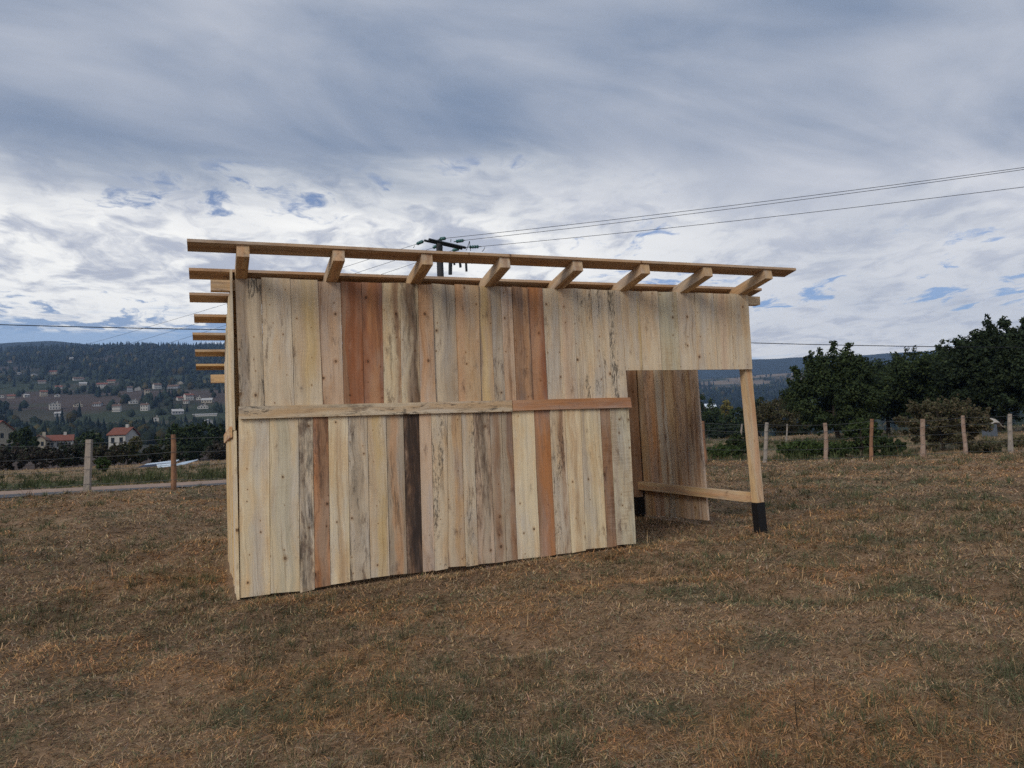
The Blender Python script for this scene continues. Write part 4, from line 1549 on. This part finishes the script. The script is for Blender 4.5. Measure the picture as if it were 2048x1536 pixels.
# left: trees and hedges between road and houses
for i, (x, ytop, d, half, lab, cat, pal, lf, n, seed) in enumerate([
    (44, 850, 120, 32, 'dark tree in front of the leftmost house', 'tree', OAK, .25, 5000, 61),
    (178, 858, 130, 31, 'round dark green tree between the red roof and the white house', 'tree', OAK, .25, 5000, 62),
    (352, 846, 120, 34, 'green tree left of the orange-brown fence post', 'tree', FRESH + OAK, .25, 5000, 63),
    (398, 840, 112, 44, 'broad dark green tree beside the shed corner', 'tree', OAK, .25, 7000, 64),
    (440, 846, 105, 30, 'dark green tree touching the shed corner', 'tree', DARK + OAK, .25, 5000, 65),
    (269, 866, 135, 15, 'small golden bush by the white house', 'bush', YELLOW, .2, 1600, 66),
    (20, 887, 62, 50, 'dark purplish hedge at the far left', 'bush', PURPLE, .12, 6000, 67),
    (82, 889, 60, 46, 'dark bramble hedge below the red roofs', 'bush', PURPLE, .12, 6000, 68),
    (140, 883, 64, 48, 'tall dark hedge left of the grey fence post', 'bush', DARK + PURPLE, .12, 6000, 69),
    (214, 887, 62, 40, 'green-brown hedge right of the grey fence post', 'bush', PURPLE + OLIVE, .12, 5000, 70),
    (262, 878, 70, 40, 'hedge mound below the white house', 'bush', OLIVE + DARK, .13, 5000, 71),
    (318, 886, 72, 40, 'dark hedge behind the white sheets', 'bush', DARK + OLIVE, .13, 5000, 72),
    (380, 880, 80, 44, 'low hedge under the broad green tree', 'bush', DARK, .14, 4500, 73),
    (440, 882, 78, 36, 'low brownish hedge at the shed corner', 'bush', PURPLE, .14, 4000, 74),
    (205, 912, 42, 16, 'clump of tall green weeds beside the grey fence post', 'bush', FRESH, .07, 1800, 75),
]):
    p = ground_pt(x, d)
    hgt = max(.6, top_h(x, ytop, d))
    rx = half / FPX * d
    tree('broadleaf_tree' if cat == 'tree' else 'hedge_bush', lab, cat, p, hgt, rx, rx * .8, crown_from=.03, clumps=80, lump=.75, leaves=n, leaf=lf, palette=pal, trunk_r=.12 if cat == 'tree' else .04,
         seed=seed, group='trees between road and houses' if cat == 'tree' else 'hedges beyond the road', spiky=.25, shape=.5, stems=1 if cat == 'tree' else 3)


# ------------------------------------------------------------------ fences
def make_post_wood(name, c1, c2):
    m, nt, b = new_mat(name)
    tc = nt.node('ShaderNodeTexCoord')
    n = nt.noise(nt.vmath('MULTIPLY', tc.outputs['Object'], (40, 40, 3.0)), 1.0, 5, 0.65)
    n2 = nt.noise(nt.vmath('MULTIPLY', tc.outputs['Object'], (6, 6, 4)), 1.0, 4, 0.6)
    col = nt.mix(nt.smooth(n2, 0.35, 0.65), c1, c2)
    t = nt.math('ADD', 0.55, nt.math('MULTIPLY', n, 0.9))
    nt.put(b.inputs['Base Color'], nt.mix(1.0, col, nt.comb(t, t, t), 'MULTIPLY'))
    b.inputs['Roughness'].default_value = 0.9
    bump(nt, b, n, 0.5, 0.008)
    return m


POST_GREY = make_post_wood('weathered_post', (.25, .225, .20), (.33, .28, .235))
POST_RED = make_post_wood('peeled_chestnut', (.28, .15, .085), (.20, .11, .07))
POST_PINK = make_post_wood('split_chestnut', (.33, .25, .20), (.25, .165, .12))


def wire(a, b, r, sag, name, parent, mat, n=10, sides=4):
    a, b = Vector(a), Vector(b)
    pts = [a.lerp(b, i / n) - Vector((0, 0, sag * 4 * (i / n) * (1 - i / n))) for i in range(n + 1)]
    return MB().tube(pts, r, sides).build(name, mat, parent)


def fence_post(root, base, top, rad, mat, square=False, seed=0, label=None):
    g = random.Random(seed)
    b = Vector(base)
    t = Vector(top)
    m = MB()
    n = 5
    if square:
        h = rad
        ax = t - b
        ring = []
        for i in range(n + 1):
            c = b - ax * .08 + ax * (1.08 * i / n)
            s = h * (1 + g.uniform(-.06, .06))
            ring.append([(c.x - s, c.y - s * .7, c.z), (c.x + s, c.y - s * .7, c.z), (c.x + s, c.y + s * .7, c.z), (c.x - s, c.y + s * .7, c.z)])
        for rg in ring:
            m.v += rg
        for i in range(n):
            for k in range(4):
                j = (k + 1) % 4
                m.f.append((i * 4 + k, i * 4 + j, i * 4 + 4 + j, i * 4 + 4 + k))
        m.f.append((n * 4, n * 4 + 1, n * 4 + 2, n * 4 + 3))
    else:
        pts, rr = [], []
        for i in range(n + 1):
            c = b + (t - b) * (-.08 + 1.08 * i / n)
            pts.append(c + Vector((g.uniform(-.012, .012), g.uniform(-.012, .012), 0)))
            rr.append(rad * (1.12 - .22 * i / n) * g.uniform(.93, 1.07))
        m.tube(pts, rr, 9)
    base_v = Vector(base)
    m.v = [tuple(Vector(q) - base_v) for q in m.v]
    o = m.build('post', mat, root, False, loc=base_v - root.location)
    if label:
        o['label'] = label
    return o


def fence(name, label, posts, heights, group='post and wire fences'):
    """posts: (x pixel, y base, y top, depth, radius, material, square)"""
    P0, P1 = [], []
    first = posts[0]
    root = empty(name, ground_pt(first[0], first[3]), 0, label=label, category='fence', group=group)
    for i, (x, yb, yt, d, rad, mat, sq, xt) in enumerate(posts):
        b = at(x, yb, d)
        b = Vector((b.x, d, gz(b.x, d)))
        t = at(xt + rnd.uniform(-5, 5), yt, d) + Vector((0, rnd.uniform(-.06, .06), 0))
        P0.append(b)
        P1.append(t)
        fence_post(root, b, t, rad, mat, sq, seed=i + len(posts))
    for hgt in heights:
        for i in range(len(posts) - 1):
            a = P0[i].lerp(P1[i], hgt) - Vector((0, .07, 0))
            c = P0[i + 1].lerp(P1[i + 1], hgt) - Vector((0, .07, 0))
            o = wire(a - root.location, c - root.location, .0044, .02, 'wire', root, METAL, 6, 4)
    return root


fence('wire_fence', 'wire fence with two thick posts along the road, left of the shed', [
    (-200, 1012, 893, 15.6, .065, POST_GREY, False, -200), (-20, 1000, 886, 16.8, .06, POST_GREY, False, -18),
    (174, 988, 879, 17.8, .066, POST_GREY, True, 179), (347, 979, 869, 17.9, .058, POST_RED, False, 346),
    (520, 972, 862, 18.2, .06, POST_PINK, False, 521), (690, 962, 852, 18.7, .06, POST_PINK, False, 690)], (.18, .45, .68, .93))
_rf = []
for (x, yb, yt, xt) in [(1180, 940, 853, 1179), (1295, 934, 848, 1294), (1410, 928, 842, 1405), (1529, 927, 845, 1531), (1652, 918, 846, 1647), (1742, 914, 838, 1737), (1846, 913, 838, 1845),
                        (1932, 902, 831, 1931), (2021, 905, 828, 2021), (2120, 900, 822, 2119), (2225, 896, 815, 2226)]:
    t = (x - 1024) / FPX
    d = 20.2 / (1 - .35 * t)
    _rf.append((x, yb, yt, d, [.062, .075, .068, .055, .06, .055, .075][len(_rf) % 7], [POST_RED, POST_PINK, POST_PINK, POST_GREY, POST_PINK][len(_rf) % 5], False, xt))
_rf[2] = _rf[2][:5] + (POST_RED,) + _rf[2][6:]
fence('wire_fence', 'wire fence of uneven pale posts in front of the thicket and tall trees', _rf, (.10, .34, .58, .78, .95))
# a second, more distant fence beyond the first
fence('wire_fence', 'distant thin-post fence across the dry field, seen past the shed post', [
    (1300, 905, 862, 46, .05, POST_GREY, False, 1300), (1480, 895, 848, 46, .055, POST_GREY, False, 1481), (1573, 884, 848, 47, .05, POST_GREY, False, 1572), (1690, 880, 842, 48, .05, POST_GREY, False, 1690), (1820, 876, 842, 49, .05, POST_PINK, False, 1824)], (.3, .6, .9))


# ------------------------------------------------------------------ power pole and lines
PB = ground_pt(893, 37)
pole = empty('power_pole', PB, 0, label='dark power pole with slanted crossarm and green glass insulators behind the shed roof', category='power pole')
ptop = at(893, 479, 37)
PH = ptop.z - PB.z
MB().tube([(0, 0, -.3), (0, 0, PH * .6), (0, 0, PH - .06), (0, 0, PH)], [.21, .18, .155, .09], 10).build('pole_shaft', POLEWOOD, pole, True)


def rel(x, y, d):
    return at(x, y, d) - PB


def bar(a, b, t, name, mat, parent):
    a, b = Vector(a), Vector(b)
    return MB().tube([a, b], t, 4).build(name, mat, parent)


armA0, armA1 = rel(858, 479, 36.2), rel(931, 495.5, 37.9)
armB0, armB1 = rel(849, 481, 36.4), rel(924, 497.5, 38.1)
bar(armA0, armA1, .07, 'crossarm', DARKMETAL, pole)
bar(armB0, armB1, .06, 'crossarm', DARKMETAL, pole)
bar(rel(883, 493, 36.8), rel(882, 500, 36.8), .07, 'bracket', DARKMETAL, pole)
bar(rel(901, 525.5, 36.9), rel(930, 523.5, 36.6), .04, 'bracket', DARKMETAL, pole)
for (x, y0, y1, r) in ((908, 524, 530, .05), (920, 524, 535, .06), (932, 524, 543, .055)):
    bar(rel(x, y0, 36.7), rel(x + 1, y1, 36.7), r, 'switch_arm', DARKMETAL, pole)
MB().tube([rel(901, 522, 36.85), rel(900.5, 549, 36.85)], .10, 6).build('cable_guard', DARKMETAL, pole)
MB().box(-.2, .55, -.45, -.16, rel(900, 578, 37).z - .35, rel(900, 568, 37).z).build('switch_box', DARKMETAL, pole)


def insulator(a, b, name='insulator'):
    a, b = Vector(a), Vector(b)
    root_o = MB().tube([a, b], .022, 5).build(name, DARKMETAL, pole)
    ax = (b - a)
    m = MB()
    for k in range(4):
        c = a + ax * (.26 + .16 * k)
        dn = ax.normalized()
        m.tube([c - dn * .035, c, c + dn * .045, c + dn * .06], [.035, .085, .08, .035], 10)
    m.build('glass_discs', INSUL, root_o, True)
    return root_o


R_ENDS = [(rel(878, 478, 36.5), rel(892, 476.5, 36.2)), (rel(908, 483.5, 36.9), rel(930, 480.5, 36.5)), (rel(933, 494.5, 37.7), rel(962, 493.0, 37.2))]
L_ENDS = [(rel(849, 481.5, 36.4), rel(832, 488.5, 37.0)), (rel(880, 489, 37.0), rel(865, 496, 37.6)), (rel(920, 497.5, 38.0), rel(904, 501, 38.6))]
for a, b in R_ENDS + L_ENDS:
    insulator(a, b)
# droppers hanging under the line clamps
for (x, y, d, x2, y2) in ((939, 482, 36.5, 932, 501), (939, 482, 36.5, 941, 502), (970, 494, 37.2, 964, 503), (902, 478, 36.2, 901, 484), (829, 491, 37, 826, 495)):
    wire(rel(x, y, d), rel(x2, y2, d), .014, .04, 'jumper_wire', pole, CABLE, 4)
# the lines themselves
for i, ((a, b), (x2, y2)) in enumerate(zip(R_ENDS, ((2048, 334), (2048, 338), (2048, 373)))):
    e = at(x2, y2, 30.0) + Vector((0, 0, .33))
    s = b + PB
    far = s + (e - s) * 1.9
    o = wire(s - PB, far - PB, .011, .35, 'power_line', None, CABLE, 24)
    o.location = PB
    tag(o, ['upper thin power line running from the pole to the right', 'middle thin power line running from the pole to the right', 'lowest thin power line running from the pole to the right'][i], 'power line', 'power lines')
for i, ((a, b), (x2, y2)) in enumerate(zip(L_ENDS, ((-100, 754), (-60, 768), (-20, 782)))):
    e = at(x2, y2, 100.0)
    s = b + PB
    o = wire(s - PB, e - PB, .010, .55, 'power_line', None, CABLE, 24)
    o.location = PB
    tag(o, ['upper power line descending from the pole towards the left hills', 'middle power line descending from the pole towards the left hills', 'lower power line descending from the pole towards the left hills'][i], 'power line', 'power lines')
tp = PB + Vector((0, -.2, rel(893, 662, 37).z))
o = wire(tp, at(-260, 640, 34), .020, .15, 'telephone_cable', None, CABLE, 24)
tag(o, 'black telephone cable crossing the sky left of the shed', 'cable', 'telephone cables')
o = wire(tp, at(2300, 695, 40), .018, .25, 'telephone_cable', None, CABLE, 24)
tag(o, 'black telephone cable crossing the sky right of the shed', 'cable', 'telephone cables')


# ------------------------------------------------------------------ houses
def house(name, label, base, w, dp, eave, ridge, rz, wall, roof, floors=1, bays=3, chimney=True, group=None, gable_front=False, windows=True):
    """base: middle of the front wall's foot; the front faces local -y"""
    root = empty(name, base, rz, label=label, category='house', group=group)
    hw = w / 2
    m = MB()
    if gable_front:
        m.prism([(-hw, 0, -3), (hw, 0, -3), (hw, 0, eave), (0, 0, ridge), (-hw, 0, eave)], (0, dp, 0))
    else:
        m.prism([(-hw, 0, -3), (-hw, 0, eave), (-hw, dp / 2, ridge), (-hw, dp, eave), (-hw, dp, -3)], (w, 0, 0))
    m.build('wall', wall, root)
    o, t = .35, .18
    r = MB()
    if gable_front:
        sl = (ridge - eave) / hw
        for s in (-1, 1):
            pts = [(s * (hw + o), -o, eave - sl * o), (0, -o, ridge), (0, -o, ridge + t), (s * (hw + o), -o, eave - sl * o + t)]
            r.prism(pts if s > 0 else pts[::-1], (0, dp + 2 * o, 0))
    else:
        sl = (ridge - eave) / (dp / 2)
        for s in (-1, 1):
            yb = dp / 2 + s * (dp / 2 + o)
            pts = [(-hw - o, yb, eave - sl * o), (-hw - o, dp / 2, ridge), (-hw - o, dp / 2, ridge + t), (-hw - o, yb, eave - sl * o + t)]
            r.prism(pts if s < 0 else pts[::-1], (w + 2 * o, 0, 0))
    ro = r.build('roof', roof, root)
    if chimney:
        cx = hw * .45
        cy = dp * .5 if not gable_front else dp * .4
        MB().box(cx - .3, cx + .3, cy - .3, cy + .3, eave, ridge + .8).build('chimney', wall, ro)
    if windows:
        fh = eave / floors
        wm = None
        for f in range(floors):
            for k in range(bays):
                cx = -hw + w * (k + .5) / bays
                ww, wh = min(.5, w / bays * .20), min(.65, fh * .22)
                if wm is None:
                    wm = mesh('window', *(lambda q: (q.v, q.f))(MB().box(-ww, ww, -.04, .05, -wh, wh)), DARKGLASS)
                obj('window', wm, root, (cx, 0, fh * (f + .55)))
        if gable_front and w > 7:
            obj('window', wm, root, (0, 0, eave + (ridge - eave) * .35))
    return root


def face_camera(p, turn=0.0):
    return math.atan2(-p.x, p.y) + turn


_MATS = {'w': WHITE, 'g': GREYWALL, 'c': CREAM, 'r': REDTILE, 'b': BROWNTILE, 's': GREYROOF}
for (x, y, wpx, wl, rf, fl, bays, gf, lab), p in zip(HOUSES, HOUSE_AT):
    w = max(4.2, wpx * .74 / FPX * p.y)
    eave = 2.35 * fl if wpx < 55 else 1.3
    ridge = eave + (min(w, 9) * .22 if wpx < 55 else .5)
    house('hillside_house', lab, p, w, min(w, 9) if wpx < 55 else 5, eave, ridge, face_camera(p, rnd.uniform(-.35, .35) if wpx < 55 else .0), _MATS[wl], _MATS[rf], fl, bays, chimney=wpx > 12 and wpx < 55,
          group='houses across the valley', gable_front=bool(gf), windows=wpx < 55)
# nearer houses beyond the hedges
def near_house(x, d, ybase, wpx, dp, eave, ridge, turn, wall, roof, label, **kw):
    p = at(x, ybase, d)
    p = Vector((p.x, d, p.z))
    return house('village_house', label, p, wpx * .80 / FPX * d, dp, eave, ridge, face_camera(p, turn), wall, roof, group='houses beyond the hedges', **kw)


near_house(4, 165, 905, 58, 10, 4.6, 6.6, .5, CREAM, REDTILE, 'cream house with red gable roof at the left edge behind a tree', floors=2, bays=3, gable_front=True)
near_house(116, 175, 899, 62, 7, 2.0, 3.2, -.05, WHITE, REDTILE, 'long low white house under a bright red tile roof', floors=1, bays=5)
near_house(78, 168, 898, 28, 7, 2.0, 2.9, -.15, CREAM, BROWNTILE, 'cream gable-fronted house adjoining the long red roof', floors=1, bays=2, gable_front=True)
near_house(234, 170, 895, 40, 8, 2.8, 4.3, -.35, WHITE, REDTILE, 'white house with red roof and white gable edge, right of the round tree', floors=1, bays=2)
near_house(1424, 150, 838, 18, 6, 2.2, 2.9, .1, BROWNTILE, SHEETW, 'small hut with a bright white roof seen through the opening', floors=1, bays=1, chimney=False)


# ------------------------------------------------------------------ small things
def sheet(name, label, x, y, d, length, width, rz, mat, tilt=0.0, lean=9):
    """corrugated roofing sheet lying on the grass"""
    p = ground_pt(x, d)
    n = 40
    V, F = [], []
    for i in range(n + 1):
        u = -length / 2 + length * i / n
        hgt = .035 * (i % 2)
        for (v, dz_) in ((-width / 2, 0), (width / 2, 0), (width / 2, .012), (-width / 2, .012)):
            V.append((u, v, hgt + dz_ + .06 + tilt * (u / length + .5)))
    for i in range(n):
        for k in range(4):
            j = (k + 1) % 4
            F.append((i * 4 + k, i * 4 + j, i * 4 + 4 + j, i * 4 + 4 + k))
    F += [(0, 3, 2, 1), (4 * n, 4 * n + 1, 4 * n + 2, 4 * n + 3)]
    o = obj(name, mesh(name, V, F, mat), None, p + Vector((0, 0, .04 + width / 2 * math.sin(R(lean)))))
    o.rotation_euler = (R(lean), 0, rz)
    tag(o, label, 'roofing sheet', 'roofing sheets on the verge')
    return o


sheet('roofing_sheet', 'white sheet behind the orange-brown fence post, farthest of the pile', 320, 912, 47, 1.9, 1.0, .12, SHEETW, .16, 8)
sheet('roofing_sheet', 'dark blue sheet between the white ones', 314, 916, 44.8, 1.9, .9, .10, SHEETB, .08, 7)
sheet('roofing_sheet', 'white sheet left of the orange-brown post, nearest the road', 332, 922, 42.6, .9, .9, .5, SHEETW, .05, 10)
sheet('roofing_sheet', 'pale blue-white sheet right of the orange-brown post', 366, 920, 43.0, .95, 1.5, -.1, SHEETW, .12, 8)



def covered_pile():
    p = ground_pt(1984, 40)
    root = empty('covered_woodpile', p, .3, label='pale crumpled sheet over a blue-grey stack at the thicket edge', category='woodpile')
    MB().box(-.34, .12, -.2, .3, 0, .62).build('stack', make_plain('blue_grey_boards', (.10, .12, .15), .3, 6, .8), root)
    m = MB()
    g = random.Random(4)
    nx, ny = 7, 4
    for j in range(ny):
        for i in range(nx):
            u, v = i / (nx - 1), j / (ny - 1)
            m.v.append((-.45 + 1.0 * u, -.3 + .7 * v, .66 + .28 * math.sin(math.pi * u * .9) * math.sin(math.pi * (v * .8 + .1)) + g.uniform(-.06, .06) - .22 * (u > .75)))
    for j in range(ny - 1):
        for i in range(nx - 1):
            m.f.append((j * nx + i, j * nx + i + 1, (j + 1) * nx + i + 1, (j + 1) * nx + i))
    o = m.build('cover_sheet', make_plain('pale_tarpaulin', (.42, .38, .33), .2, 3, .7), root)
    sm = o.modifiers.new('thickness', 'SOLIDIFY')
    sm.thickness = .02


covered_pile()
